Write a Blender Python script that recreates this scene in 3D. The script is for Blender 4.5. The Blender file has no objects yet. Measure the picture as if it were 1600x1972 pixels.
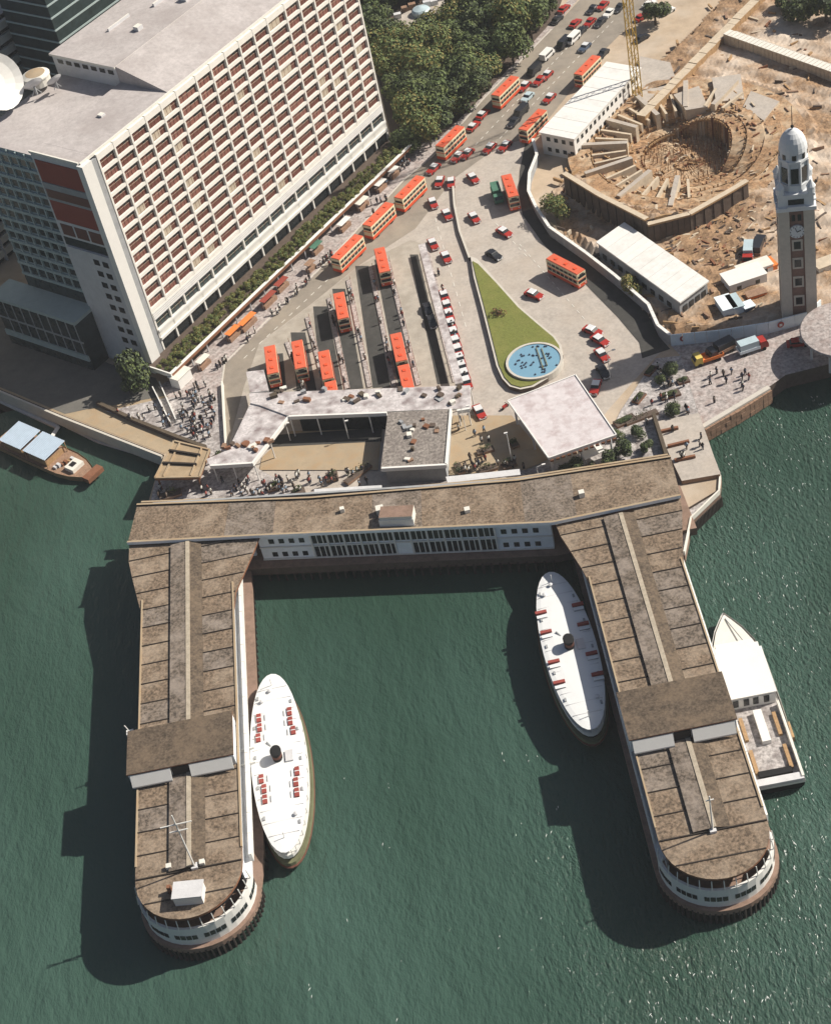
import bpy, bmesh, math, random
import numpy as np
from mathutils import Vector, Matrix

# ------------------------------------------------------------------ camera, sky, sun, exposure
SC = bpy.context.scene
COL = SC.collection
rnd = random.Random(7)
F_PX, CX, CY, PITCH, ROLL, CAM_H = 3248.44, 802.42, 767.41, math.radians(39.8163), math.radians(-12.9537), 225.0
_cp, _sp, _cr, _sr = math.cos(PITCH), math.sin(PITCH), math.cos(ROLL), math.sin(ROLL)
_M0 = np.array([[1, 0, 0], [0, -_sp, -_cp], [0, _cp, -_sp]])
CAM_M = np.array([[_cr, -_sr, 0], [_sr, _cr, 0], [0, 0, 1]]) @ _M0      # rows: right, down, forward
cam = bpy.data.cameras.new('camera')
cam.sensor_fit = 'VERTICAL'
cam.sensor_height = 36
cam.lens = F_PX / 1972 * 36
cam.shift_x = (800 - CX) / 1972
cam.shift_y = -(986 - CY) / 1972
cam.clip_start = 1
cam.clip_end = 12000
cam_o = bpy.data.objects.new('camera', cam)
COL.objects.link(cam_o)
r_, d_, f_ = CAM_M
cam_o.matrix_world = Matrix(((r_[0], -d_[0], -f_[0], 0), (r_[1], -d_[1], -f_[1], 0), (r_[2], -d_[2], -f_[2], CAM_H), (0, 0, 0, 1)))
SC.camera = cam_o

SUN_EL, SUN_AZ = math.radians(41.5), math.radians(80.5)       # azimuth from +Y towards +X
wld = bpy.data.worlds.new('World')
SC.world = wld
wld.use_nodes = True
nt = wld.node_tree
bg = nt.nodes['Background']
sky = nt.nodes.new('ShaderNodeTexSky')
sky.sky_type = 'NISHITA'
sky.sun_disc = False
sky.sun_elevation = SUN_EL
sky.sun_rotation = SUN_AZ
sky.dust_density = 2.5
nt.links.new(sky.outputs[0], bg.inputs[0])
bg.inputs[1].default_value = 0.05
sl = bpy.data.lights.new('sun', 'SUN')
sl.energy = 5.0
sl.angle = math.radians(0.6)
sl.color = (1.0, 0.93, 0.82)
so = bpy.data.objects.new('sun', sl)
COL.objects.link(so)
sd = Vector((math.sin(SUN_AZ) * math.cos(SUN_EL), math.cos(SUN_AZ) * math.cos(SUN_EL), math.sin(SUN_EL)))
so.rotation_euler = sd.to_track_quat('Z', 'Y').to_euler()
so.location = (200, 250, 300)
SC.view_settings.view_transform = 'Standard'
SC.view_settings.look = 'None'
SC.view_settings.exposure = 0.42
SC.view_settings.gamma = 1
SC.view_settings.use_curve_mapping = False


def P(px, py, z=3.5):
    """point of the world seen at photo pixel (px, py) at height z"""
    v = CAM_M.T @ np.array([(px - CX) / F_PX, (py - CY) / F_PX, 1.0])
    t = (z - CAM_H) / v[2]
    return Vector((v[0] * t, v[1] * t, z))


def PP(pts, z=3.5):
    return [P(x, y, z) for x, y in pts]


ZG = 3.5

# ------------------------------------------------------------------ materials
MATS = {}


def mat(name, col, rough=0.85, var=0.18, scale=0.6, spec=0.3, stain=None, stain_amt=0.35, bump=0.0, metallic=0.0, fine=6.0, stain_scale=0.12, fw=0.6):
    m = bpy.data.materials.new(name)
    m.use_nodes = True
    t = m.node_tree
    b = t.nodes['Principled BSDF']
    b.inputs['Roughness'].default_value = rough
    b.inputs['Specular IOR Level'].default_value = spec
    b.inputs['Metallic'].default_value = metallic
    geo = t.nodes.new('ShaderNodeNewGeometry')

    def noise(s, det=5):
        n = t.nodes.new('ShaderNodeTexNoise')
        n.inputs['Scale'].default_value = s
        n.inputs['Detail'].default_value = det
        n.inputs['Roughness'].default_value = 0.65
        t.links.new(geo.outputs['Position'], n.inputs['Vector'])
        return n
    n1, n2 = noise(scale), noise(fine, 2)
    mul = t.nodes.new('ShaderNodeMath')
    mul.operation = 'ADD'
    mx = t.nodes.new('ShaderNodeMath')
    mx.operation = 'MULTIPLY'
    mx.inputs[1].default_value = fw
    t.links.new(n2.outputs[0], mx.inputs[0])
    t.links.new(n1.outputs[0], mul.inputs[0])
    t.links.new(mx.outputs[0], mul.inputs[1])
    mr = t.nodes.new('ShaderNodeMapRange')
    mr.inputs[1].default_value = .5 * (1 + fw) - .3
    mr.inputs[2].default_value = .5 * (1 + fw) + .3
    mr.inputs[3].default_value = 1 - var
    mr.inputs[4].default_value = 1 + var
    t.links.new(mul.outputs[0], mr.inputs[0])
    vm = t.nodes.new('ShaderNodeVectorMath')
    vm.operation = 'SCALE'
    vm.inputs[0].default_value = col[:3]
    t.links.new(mr.outputs[0], vm.inputs['Scale'])
    last = vm.outputs[0]
    if stain:
        n3 = noise(stain_scale, 6)
        mp = t.nodes.new('ShaderNodeMapRange')
        mp.inputs[1].default_value = 0.46
        mp.inputs[2].default_value = 0.66
        mp.inputs[4].default_value = stain_amt
        t.links.new(n3.outputs[0], mp.inputs[0])
        mix = t.nodes.new('ShaderNodeMix')
        mix.data_type = 'RGBA'
        mix.inputs[7].default_value = (*stain, 1)
        t.links.new(mp.outputs[0], mix.inputs[0])
        t.links.new(last, mix.inputs[6])
        last = mix.outputs[2]
    t.links.new(last, b.inputs['Base Color'])
    if bump:
        bn = t.nodes.new('ShaderNodeBump')
        bn.inputs['Strength'].default_value = bump
        bn.inputs['Distance'].default_value = 0.2
        t.links.new(mul.outputs[0], bn.inputs['Height'])
        t.links.new(bn.outputs[0], b.inputs['Normal'])
    MATS[name] = m
    return m


mat('earth', (.42, .33, .24), var=.3, scale=.15, stain=(.5, .44, .37), stain_amt=.6, stain_scale=.05)
mat('concrete', (.40, .36, .32), var=.17, fine=1.5, fw=1.0, scale=.25, stain=(.40, .34, .28), stain_amt=.5, stain_scale=.09)
mat('asphalt', (.245, .215, .18), var=.22, scale=.3, stain=(.34, .29, .23), stain_amt=.6, stain_scale=.07)
mat('shade_dark', (.13, .125, .115), var=.2, scale=.5, stain=(.19, .175, .15), stain_amt=.5, stain_scale=.1)
mat('rank', (.36, .325, .28), var=.25, scale=.5, stain=(.27, .235, .19), stain_amt=.6, stain_scale=.12)
mat('asphalt_and_shade', (.05, .049, .046), var=.2, scale=.5, stain=(.09, .085, .08), stain_amt=.4, stain_scale=.4)  # dark asphalt of the bus bays, also painted shade by hoarding and arcade
mat('paving', (.37, .33, .315), var=.4, scale=1.2, fine=1.6, fw=1.4, stain=(.28, .21, .19), stain_amt=.55, stain_scale=.5)
mat('plaza', (.39, .365, .355), var=.42, scale=1.5, fine=1.7, fw=1.4, stain=(.16, .135, .13), stain_amt=.75, stain_scale=.45)
mat('ochre', (.36, .285, .195), var=.16, scale=.6, stain=(.32, .2, .1), stain_amt=.5, stain_scale=.3)
mat('kerb', (.50, .47, .42), var=.12)
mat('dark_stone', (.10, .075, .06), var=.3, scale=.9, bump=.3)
mat('brick_wall', (.27, .17, .115), var=.3, scale=1.5, bump=.3)
mat('roof_pink', (.41, .378, .37), var=.16, scale=.35, stain=(.30, .265, .255), stain_amt=.6, stain_scale=.07, fine=1.2, fw=1.0)
mat('white', (.70, .69, .66), var=.05, rough=.6)
mat('offwhite', (.66, .64, .58), var=.10, rough=.7)
mat('facade', (.72, .70, .65), var=.07, rough=.7)
mat('sheet_white', (.68, .68, .66), var=.10, scale=.7, rough=.5, stain=(.55, .52, .48), stain_amt=.5, stain_scale=.3)
mat('redbrown_light', (.20, .085, .065), var=.3)
mat('blind', (.42, .36, .28), var=.25)
mat('greywhite', (.55, .55, .56), var=.12, rough=.7)
mat('redbrown', (.125, .046, .036), var=.3, scale=2.0, rough=.5)
mat('red_panel', (.26, .055, .038), var=.10, scale=.6)
mat('dark_glass', (.018, .022, .024), var=.4, scale=1.0, rough=.18, spec=.5)
mat('green_glass', (.03, .045, .047), var=.4, scale=.6, rough=.2, spec=.5)
mat('frame_green', (.33, .40, .40), var=.12)
mat('frame_grey', (.30, .31, .32), var=.2)
mat('pier_roof', (.165, .122, .086), var=.55, scale=1.3, fine=2.2, fw=1.5, stain=(.36, .29, .22), stain_amt=.55, stain_scale=.22, bump=.25)
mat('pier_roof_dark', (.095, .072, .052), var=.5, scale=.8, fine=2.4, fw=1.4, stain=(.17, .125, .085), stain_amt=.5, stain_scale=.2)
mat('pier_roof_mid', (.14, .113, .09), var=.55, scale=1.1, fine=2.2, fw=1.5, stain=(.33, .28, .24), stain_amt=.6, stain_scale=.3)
mat('pier_ridge', (.37, .32, .25), var=.3, scale=1.2)
mat('seam', (.03, .024, .02), var=.2)
mat('pier_wall', (.78, .82, .86), var=.08, rough=.6)
mat('deck_brown', (.215, .145, .11), var=.3, scale=1.0, stain=(.3, .2, .16), stain_amt=.5, stain_scale=.3)
mat('pile', (.05, .042, .036), var=.4, scale=1.0)
mat('grass', (.15, .165, .04), var=.25, scale=2.0, fine=9, bump=.4, stain=(.21, .20, .06), stain_amt=.5, stain_scale=.25)
mat('leaf', (.09, .125, .04), var=.6, scale=.5, rough=.7, fine=3, stain=(.16, .185, .06), stain_amt=.8, stain_scale=.25)
mat('leaf_dark', (.045, .062, .03), var=.5, scale=.5, rough=.7, stain=(.085, .095, .035), stain_amt=.7, stain_scale=.25)
mat('leaf_gold', (.2, .165, .05), var=.4, scale=.8, rough=.7, stain=(.20, .17, .06), stain_amt=.6, stain_scale=.8)
mat('bark', (.09, .07, .05), var=.3)
mat('bus_red', (.66, .085, .028), var=.08, rough=.4, spec=.5)
mat('bus_orange', (.58, .12, .062), var=.10, rough=.55)
mat('bus_cream', (.70, .62, .42), var=.06, rough=.45)
mat('taxi_red', (.34, .028, .02), var=.1, rough=.35, spec=.5)
mat('silver', (.62, .63, .64), var=.04, rough=.3, spec=.6)
mat('car_dark', (.022, .023, .028), var=.2, rough=.3, spec=.5)
mat('car_blue', (.06, .085, .13), var=.1, rough=.3, spec=.5)
mat('car_pale', (.42, .52, .56), var=.1, rough=.35, spec=.5)
mat('tyre', (.02, .02, .02), var=.2, rough=.9)
mat('glass', (.02, .024, .028), var=.2, rough=.15, spec=.6)
mat('truck_green', (.07, .17, .12), var=.2)
mat('yellow', (.50, .33, .06), var=.15)
mat('yellow_green', (.58, .45, .12), var=.15)
mat('orange', (.70, .20, .05), var=.1)
mat('timber', (.36, .23, .12), var=.35, scale=2)
mat('site_concrete', (.50, .42, .32), var=.2, scale=.9)
mat('rust', (.20, .09, .05), var=.3)
mat('ferry_white', (.70, .71, .71), var=.03, scale=.8, rough=.5, stain=(.68, .70, .70), stain_amt=.5, stain_scale=.3)
mat('ferry_green', (.15, .155, .09), var=.2, rough=.5)
mat('ferry_rust', (.12, .05, .035), var=.2)
mat('float_red', (.27, .06, .05), var=.2)
mat('black', (.012, .012, .013), var=.2)
mat('blue_roof', (.36, .44, .53), var=.10, scale=.8)
mat('tower_brick', (.21, .125, .10), var=.2, scale=1.5)
mat('tower_stone', (.50, .455, .395), var=.12, scale=1.2)
mat('tower_white', (.62, .64, .66), var=.08)
mat('hoarding', (.70, .78, .82), var=.12, scale=.6)
mat('skin', (.35, .2, .13), var=.1)
mat('hair', (.015, .012, .01), var=.1)
for i, c in enumerate([(.55, .54, .5), (.05, .06, .09), (.3, .08, .07), (.16, .13, .11), (.2, .27, .35), (.035, .033, .035)]):
    mat('cloth%d' % i, c, var=.1)

# pool and sea water
m = bpy.data.materials.new('pool_water')
m.use_nodes = True
b = m.node_tree.nodes['Principled BSDF']
b.inputs['Base Color'].default_value = (.17, .32, .43, 1)
b.inputs['Roughness'].default_value = .12
nz = m.node_tree.nodes.new('ShaderNodeTexNoise')
nz.inputs['Scale'].default_value = 3
bp_ = m.node_tree.nodes.new('ShaderNodeBump')
bp_.inputs['Strength'].default_value = .4
bp_.inputs['Distance'].default_value = .1
m.node_tree.links.new(nz.outputs[0], bp_.inputs['Height'])
m.node_tree.links.new(bp_.outputs[0], b.inputs['Normal'])
MATS['pool_water'] = m

m = bpy.data.materials.new('sea_water')
m.use_nodes = True
t = m.node_tree
b = t.nodes['Principled BSDF']
b.inputs['Roughness'].default_value = .075
b.inputs['IOR'].default_value = 1.33
b.inputs['Specular IOR Level'].default_value = .4
geo = t.nodes.new('ShaderNodeNewGeometry')
mp = t.nodes.new('ShaderNodeMapping')
mp.inputs['Rotation'].default_value = (0, 0, .5)
mp.inputs['Scale'].default_value = (1, .45, 1)
t.links.new(geo.outputs['Position'], mp.inputs[0])


def wn(scale, det, rough=.6, vec=None):
    n = t.nodes.new('ShaderNodeTexNoise')
    n.inputs['Scale'].default_value = scale
    n.inputs['Detail'].default_value = det
    n.inputs['Roughness'].default_value = rough
    t.links.new((vec or mp.outputs[0]), n.inputs['Vector'])
    return n


big = wn(.018, 3)
cr = t.nodes.new('ShaderNodeValToRGB')
cr.color_ramp.elements[0].position = .36
cr.color_ramp.elements[0].color = (.026, .056, .041, 1)
cr.color_ramp.elements[1].position = .66
cr.color_ramp.elements[1].color = (.046, .090, .072, 1)
t.links.new(big.outputs[0], cr.inputs[0])
t.links.new(cr.outputs[0], b.inputs['Base Color'])
w1, w2 = wn(.35, 4), wn(1.6, 3)
gust = wn(.012, 2, .5, geo.outputs['Position'])
gm = t.nodes.new('ShaderNodeMapRange')
gm.inputs[1].default_value = .38
gm.inputs[2].default_value = .62
gm.inputs[3].default_value = .4
gm.inputs[4].default_value = 1.0
t.links.new(gust.outputs[0], gm.inputs[0])
# the open harbour to the right is choppier than the sheltered basin
sxyz = t.nodes.new('ShaderNodeSeparateXYZ')
t.links.new(geo.outputs['Position'], sxyz.inputs[0])
chop = t.nodes.new('ShaderNodeMapRange')
chop.inputs[1].default_value = -5
chop.inputs[2].default_value = 55
chop.inputs[3].default_value = .5
chop.inputs[4].default_value = 2.7
t.links.new(sxyz.outputs[0], chop.inputs[0])
gg = t.nodes.new('ShaderNodeMath')
gg.operation = 'MULTIPLY'
t.links.new(gm.outputs[0], gg.inputs[0])
t.links.new(chop.outputs[0], gg.inputs[1])
mu = t.nodes.new('ShaderNodeMath')
mu.operation = 'MULTIPLY'
t.links.new(w2.outputs[0], mu.inputs[0])
t.links.new(gg.outputs[0], mu.inputs[1])
ad = t.nodes.new('ShaderNodeMath')
ad.operation = 'MULTIPLY_ADD'
ad.inputs[1].default_value = 1.1
t.links.new(w1.outputs[0], ad.inputs[0])
t.links.new(mu.outputs[0], ad.inputs[2])
bn = t.nodes.new('ShaderNodeBump')
bn.inputs['Strength'].default_value = 1.0
bn.inputs['Distance'].default_value = .55
t.links.new(ad.outputs[0], bn.inputs['Height'])
t.links.new(bn.outputs[0], b.inputs['Normal'])
MATS['sea_water'] = m


# ------------------------------------------------------------------ mesh helpers
class MB:
    def __init__(self):
        self.v, self.f, self.m, self.mats = [], [], [], []

    def mi(self, name):
        if name not in self.mats:
            self.mats.append(name)
        return self.mats.index(name)

    def add(self, vs, fs, m):
        o = len(self.v)
        self.v += [tuple(p) for p in vs]
        k = self.mi(m)
        for f in fs:
            self.f.append([i + o for i in f])
            self.m.append(k)
        return self

    def box(self, x0, y0, z0, x1, y1, z1, m, top=None):
        vs = [(x0, y0, z0), (x1, y0, z0), (x1, y1, z0), (x0, y1, z0), (x0, y0, z1), (x1, y0, z1), (x1, y1, z1), (x0, y1, z1)]
        self.add(vs, [(0, 3, 2, 1), (0, 1, 5, 4), (1, 2, 6, 5), (2, 3, 7, 6), (3, 0, 4, 7)], m)
        self.add(vs, [(4, 5, 6, 7)], top or m)
        return self

    def prism(self, poly, z0, z1, side, top=None, bottom=True):
        """upright prism over a plan polygon (any winding); z1 may be a list of heights"""
        p = [(q[0], q[1]) for q in poly]
        a = sum(p[i - 1][0] * p[i][1] - p[i][0] * p[i - 1][1] for i in range(len(p)))
        zs = list(z1) if isinstance(z1, (list, tuple)) else [z1] * len(p)
        if a < 0:
            p = p[::-1]
            zs = zs[::-1]
        n = len(p)
        vs = [(x, y, z0) for x, y in p] + [(x, y, zz) for (x, y), zz in zip(p, zs)]
        self.add(vs, [(i, (i + 1) % n, n + (i + 1) % n, n + i) for i in range(n)], side)
        self.add(vs, [tuple(range(n, 2 * n))], top or side)
        if bottom:
            self.add(vs, [tuple(range(n - 1, -1, -1))], side)
        return self

    def sheet(self, poly, z, m):
        p = [(q[0], q[1]) for q in poly]
        a = sum(p[i - 1][0] * p[i][1] - p[i][0] * p[i - 1][1] for i in range(len(p)))
        if a < 0:
            p = p[::-1]
        return self.add([(x, y, z) for x, y in p], [tuple(range(len(p)))], m)

    def tube(self, a, b_, r, m, n=6, r2=None):
        a, b_ = Vector(a), Vector(b_)
        d = (b_ - a).normalized()
        u = d.orthogonal().normalized()
        w = d.cross(u)
        r2 = r if r2 is None else r2
        vs = []
        for c, rr in ((a, r), (b_, r2)):
            for i in range(n):
                t_ = 2 * math.pi * i / n
                vs.append(c + (u * math.cos(t_) + w * math.sin(t_)) * rr)
        fs = [(i, (i + 1) % n, n + (i + 1) % n, n + i) for i in range(n)] + [tuple(range(n - 1, -1, -1)), tuple(range(n, 2 * n))]
        return self.add(vs, fs, m)

    def lathe(self, prof, m, n=16, c=(0, 0), sx=1, sy=1):
        """prof: (radius, z) from bottom to top"""
        vs = []
        for r, z in prof:
            for i in range(n):
                t_ = 2 * math.pi * i / n
                vs.append((c[0] + r * math.cos(t_) * sx, c[1] + r * math.sin(t_) * sy, z))
        k = len(prof)
        fs = [(j * n + i, j * n + (i + 1) % n, (j + 1) * n + (i + 1) % n, (j + 1) * n + i) for j in range(k - 1) for i in range(n)]
        fs.append(tuple(range((k - 1) * n, k * n)))
        fs.append(tuple(range(n - 1, -1, -1)))
        return self.add(vs, fs, m)

    def bar(self, p0, p1, wid, z0, z1, m, top=None):
        """upright wall of a width along a plan segment"""
        a, b_ = Vector((p0[0], p0[1])), Vector((p1[0], p1[1]))
        d = (b_ - a).normalized()
        n = Vector((-d.y, d.x)) * wid / 2
        return self.prism([a + n, b_ + n, b_ - n, a - n], z0, z1, m, top)

    def mesh(self, name):
        me = bpy.data.meshes.new(name)
        me.from_pydata(self.v, [], self.f)
        for q in self.mats:
            me.materials.append(MATS[q])
        me.polygons.foreach_set('material_index', self.m)
        me.update()
        return me

    def build(self, name, parent=None, kind=None):
        o = bpy.data.objects.new(name, self.mesh(name))
        COL.objects.link(o)
        if parent:
            o.parent = parent
        if kind:
            o['kind'] = kind
        return o


def tag(o, label, cat, group=None):
    o['label'] = label
    o['category'] = cat
    if group:
        o['group'] = group
    return o


def thing(name, label, cat, loc=(0, 0, 0), rz=0.0, group=None):
    o = bpy.data.objects.new(name, None)
    o.empty_display_size = .5
    COL.objects.link(o)
    o.location = loc
    o.rotation_euler = (0, 0, rz)
    return tag(o, label, cat, group)


def struct(name, mb):
    return mb.build(name, None, 'structure')


def inst(name, me, parent, loc=(0, 0, 0), rz=0.0):
    o = bpy.data.objects.new(name, me)
    COL.objects.link(o)
    o.parent = parent
    o.location = loc
    o.rotation_euler = (0, 0, rz)
    return o


def copy_thing(root, loc, rz, label, group=None, scale=None):
    r = root.copy()
    COL.objects.link(r)
    r.location = loc
    r.rotation_euler = (0, 0, rz)
    r['label'] = label
    if scale:
        r.scale = (scale,) * 3 if not isinstance(scale, tuple) else scale
    if group:
        r['group'] = group
    for ch in list(root.children):
        c = ch.copy()
        COL.objects.link(c)
        c.parent = r
        for g in ch.children:
            d = g.copy()
            COL.objects.link(d)
            d.parent = c
    return r


def loc_of(root):
    """world xy -> local xy of a thing that has only location and z turn"""
    c, s = math.cos(root.rotation_euler[2]), math.sin(root.rotation_euler[2])
    ox, oy = root.location[0], root.location[1]

    def f(p):
        x, y = p[0] - ox, p[1] - oy
        return Vector((x * c + y * s, -x * s + y * c))
    return f


def az(p, q):
    return math.atan2(q[1] - p[1], q[0] - p[0])


# ------------------------------------------------------------------ water and land
struct('sea', MB().sheet([(-3000, -2500), (3000, -2500), (3000, 262), (-3000, 330)], 0, 'sea_water'))
SEA_EDGE = [(-900, 980)] + [tuple(P(*q)[:2]) for q in [(-120, 696), (0, 749), (122, 800), (317, 876), (297, 930), (284, 975)]]
RIGHT_EDGE = [tuple(P(*q)[:2]) for q in [(1387, 940), (1385, 912), (1350, 822), (1480, 745), (1512, 722), (1600, 700)]] + [(330, 235), (2500, 160)]
land = SEA_EDGE + [(-52, 238), (-35, 231), (18, 217), (42, 217)] + RIGHT_EDGE + [(4000, 6000), (-4000, 6000), (-3500, 1100)]
from mathutils.geometry import delaunay_2d_cdt
PIT = [((P(1320, 285, ZG).x + 27 * math.cos(a * math.pi / 16), P(1320, 285, ZG).y + 27 * math.sin(a * math.pi / 16))) for a in range(32)]
cv, ce, cf, _, _, _ = delaunay_2d_cdt([Vector(p) for p in land + PIT], [], [list(range(len(land))), list(range(len(land), len(land) + 32))], 1, 1e-4)
gq = MB().prism(land, -4, ZG, 'dark_stone', bottom=False)
gq.f.pop(); gq.m.pop()
pc = P(1320, 285, ZG)
fl_ = []
for f in cf:
    c = sum((cv[i] for i in f), Vector((0, 0))) / len(f)
    if not all((cv[i] - pc.xy).length < 27.2 for i in f):
        a3 = (cv[f[1]] - cv[f[0]]).cross(cv[f[2]] - cv[f[0]])
        fl_.append(f if a3 > 0 else f[::-1])
gq.add([(v.x, v.y, ZG) for v in cv], fl_, 'earth')
struct('ground', gq)
q = MB()
for a, b2 in zip(SEA_EDGE[1:4], SEA_EDGE[2:5]):
    q.bar((a[0] - .5, a[1] - .5), (b2[0] - .5, b2[1] - .5), .5, 1.0, ZG + .35, 'kerb')
tag(q.build('quay_coping'), 'pale stone coping along the shaded promenade quay beside the moored barge', 'quay edge')
fend = thing('fender_walkway', 'pale timber fender walkway floating along the foot of the shaded quay wall', 'pontoon', P(150, 790, .6))
lf = loc_of(fend)
fp = MB()
pts = PP([(-60, 745), (0, 770), (112, 822)], .6)
pts2 = PP([(128, 818), (190, 848), (313, 885)], .6)
for pl in (pts, pts2):
    for a, b2 in zip(pl, pl[1:]):
        fp.bar(lf(a), lf(b2), .9, -.5, .15, 'greywhite')
fp.build('walkway', fend)
fp = MB()
fp.bar(lf(P(113, 822, .9)), lf(P(98, 845, .9)), .9, .2, .4, 'white')
fp.build('gangway', fend)

# pale flecks painting in sun sparkle on the choppy open water to the right
mat('sparkle_white', (.55, .60, .58), var=.1, rough=.6)
ff = MB()
fr_ = random.Random(21)


def flecks(n, poly, dens):
    pts_ = [tuple(P(*p_, 0)[:2]) for p_ in poly]
    xa, xb = min(p[0] for p in pts_), max(p[0] for p in pts_)
    ya, yb = min(p[1] for p in pts_), max(p[1] for p in pts_)
    k = 0
    while k < n:
        p = (fr_.uniform(xa, xb), fr_.uniform(ya, yb))
        k += 1
        c_ = False
        for i in range(len(pts_)):
            (x1, y1), (x2, y2) = pts_[i - 1], pts_[i]
            if (y1 > p[1]) != (y2 > p[1]) and p[0] < (x2 - x1) * (p[1] - y1) / (y2 - y1) + x1:
                c_ = not c_
        if not c_:
            continue
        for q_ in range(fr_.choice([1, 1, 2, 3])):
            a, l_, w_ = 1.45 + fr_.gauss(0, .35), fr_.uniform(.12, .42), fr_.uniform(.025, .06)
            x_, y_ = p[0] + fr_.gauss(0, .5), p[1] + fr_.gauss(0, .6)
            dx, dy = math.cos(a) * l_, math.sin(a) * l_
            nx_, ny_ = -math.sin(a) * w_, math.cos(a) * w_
            ff.add([(x_ - dx, y_ - dy, .05), (x_ + nx_, y_ + ny_, .16), (x_ + dx, y_ + dy, .05), (x_ - nx_, y_ - ny_, .12)], [(0, 3, 2, 1)], 'sparkle_white')


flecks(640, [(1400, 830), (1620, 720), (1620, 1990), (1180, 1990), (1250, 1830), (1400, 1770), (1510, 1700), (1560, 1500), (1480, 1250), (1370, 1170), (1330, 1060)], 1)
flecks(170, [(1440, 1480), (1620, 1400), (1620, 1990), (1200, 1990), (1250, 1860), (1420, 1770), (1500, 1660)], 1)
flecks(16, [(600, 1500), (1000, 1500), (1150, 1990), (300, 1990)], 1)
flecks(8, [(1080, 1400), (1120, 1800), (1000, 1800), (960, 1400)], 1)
ff.build('sparkle_flecks', None, 'stuff')

# paved areas, each a thin sheet over the one below
def area(name, pts, z, m):
    return struct(name, MB().sheet(PP(pts, ZG + z), ZG + z, m))


area('terminus_yard', [(437, 862), (425, 760), (433, 700), (640, 495), (780, 345), (860, 300), (1010, 262), (1030, 262), (1040, 300), (1015, 380), (1030, 412), (1060, 452),
                       (1135, 502), (1250, 600), (1290, 660), (1250, 700), (1170, 790), (1080, 910), (990, 925), (860, 930), (600, 960), (400, 960)], .02, 'concrete')
area('rank_yard', [(452, 742), (500, 662), (600, 586), (690, 513), (790, 462), (815, 470), (886, 738), (700, 752), (480, 760)], .03, 'rank')
area('road', [(425, 765), (433, 700), (640, 495), (780, 345), (835, 300), (930, 190), (1060, 60), (1180, -70), (1480, -330), (1560, -300), (1320, -50), (1200, 60), (1150, 110), (1030, 262), (960, 282),
              (872, 345), (800, 440), (690, 512), (600, 585), (500, 660), (470, 745), (440, 860)], .04, 'asphalt')
area('star_pavement', [(305, 745), (345, 720), (780, 290), (850, 262), (930, 185), (1050, 55), (1110, -20), (1120, -10), (1062, 58), (930, 193), (833, 303), (778, 348), (638, 498), (434, 702), (424, 765), (440, 868), (400, 862), (330, 770)], .13, 'paving')
area('pier_plaza', [(205, 792), (322, 765), (424, 765), (440, 870), (600, 960), (860, 925), (1010, 905), (1080, 890), (1060, 930), (1000, 940), (600, 968), (288, 976), (300, 925), (390, 868), (337, 842)], .16, 'plaza')
area('promenade', [(-400, 600), (38, 640), (215, 715), (300, 735), (322, 765), (205, 792), (337, 842), (345, 860), (317, 874), (122, 798), (0, 747), (-400, 590)], .05, 'ochre')
area('promenade_shade', [(-400, 480), (40, 600), (210, 700), (300, 728), (318, 762), (200, 784), (172, 787), (126, 797), (0, 745), (-400, 580)], .09, 'shade_dark')  # dark sheet painting the office block's shadow on the promenade
area('garden_paving', [(1172, 838), (1195, 790), (1262, 690), (1310, 685), (1352, 822), (1387, 912), (1312, 926), (1290, 882), (1150, 912), (1080, 930), (1060, 905)], .18, 'plaza')
area('quay_road', [(1288, 662), (1400, 650), (1560, 622), (1600, 605), (1800, 560), (1800, 640), (1600, 700), (1512, 722), (1480, 745), (1352, 820), (1310, 685)], .10, 'paving')
# quay wall on the right, built of courses of brown stone
qr = thing('harbour_wall', 'brown stone harbour wall below the quay road on the right shore', 'quay wall', (60, 241, 0))
lq = loc_of(qr)
pts = PP([(1352, 824), (1420, 786), (1480, 748)], ZG)
for k in range(14):
    for r in range(3):
        t0, t1 = k / 14, (k + .94) / 14
        def at(tt):
            return pts[0].lerp(pts[1], tt * 2) if tt < .5 else pts[1].lerp(pts[2], tt * 2 - 1)
        a, b2 = at(t0), at(t1)
        a = a + Vector((.3, -.35, 0))
        b2 = b2 + Vector((.3, -.35, 0))
        MB().bar(lq(a), lq(b2), .6 + rnd.uniform(0, .25), .2 + r * 1.1, .2 + r * 1.1 + 1.04, 'brick_wall').build('stone', qr)
MB().bar(lq(pts[0]), lq(pts[2]), 1.0, ZG, ZG + .45, 'kerb').build('coping', qr)

# kerbs
kb = MB()
kp = PP([(440, 868), (424, 765), (433, 701), (540, 592), (638, 497), (778, 347), (833, 302), (930, 192), (1062, 57)], ZG)
for a, b2 in zip(kp, kp[1:]):
    kb.bar(a, b2, .35, ZG, ZG + .22, 'kerb')
kp = PP([(872, 345), (876, 400), (886, 450), (905, 502)], ZG)
struct('kerb', kb)
md = MB()
for a, b2 in zip(kp, kp[1:]):
    md.bar(a, b2, .5, ZG, ZG + .9, 'dark_stone', 'kerb')
tag(md.build('median_wall'), 'thin dark median wall curving down to the tip of the lawn island', 'median wall')
pw = MB()
kp = PP([(430, 742), (433, 800), (437, 862)], ZG)
for a, b2 in zip(kp, kp[1:]):
    pw.bar(a, b2, .35, ZG, ZG + 1.2, 'offwhite')
tag(pw.build('plaza_wall'), 'low pale wall between the crowded plaza and the road bend', 'low wall')
rl = thing('covered_path_rail', 'pair of white railings crossing the plaza from the office corner to the pavilion', 'railing', P(330, 790))
lr = loc_of(rl)
for seg in ([(318, 765), (350, 838)], [(305, 775), (340, 845)]):
    a, b2 = PP(seg, 0)
    MB().bar(lr(a), lr(b2), .22, .0, 1.15, 'white').build('rail', rl)

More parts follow.
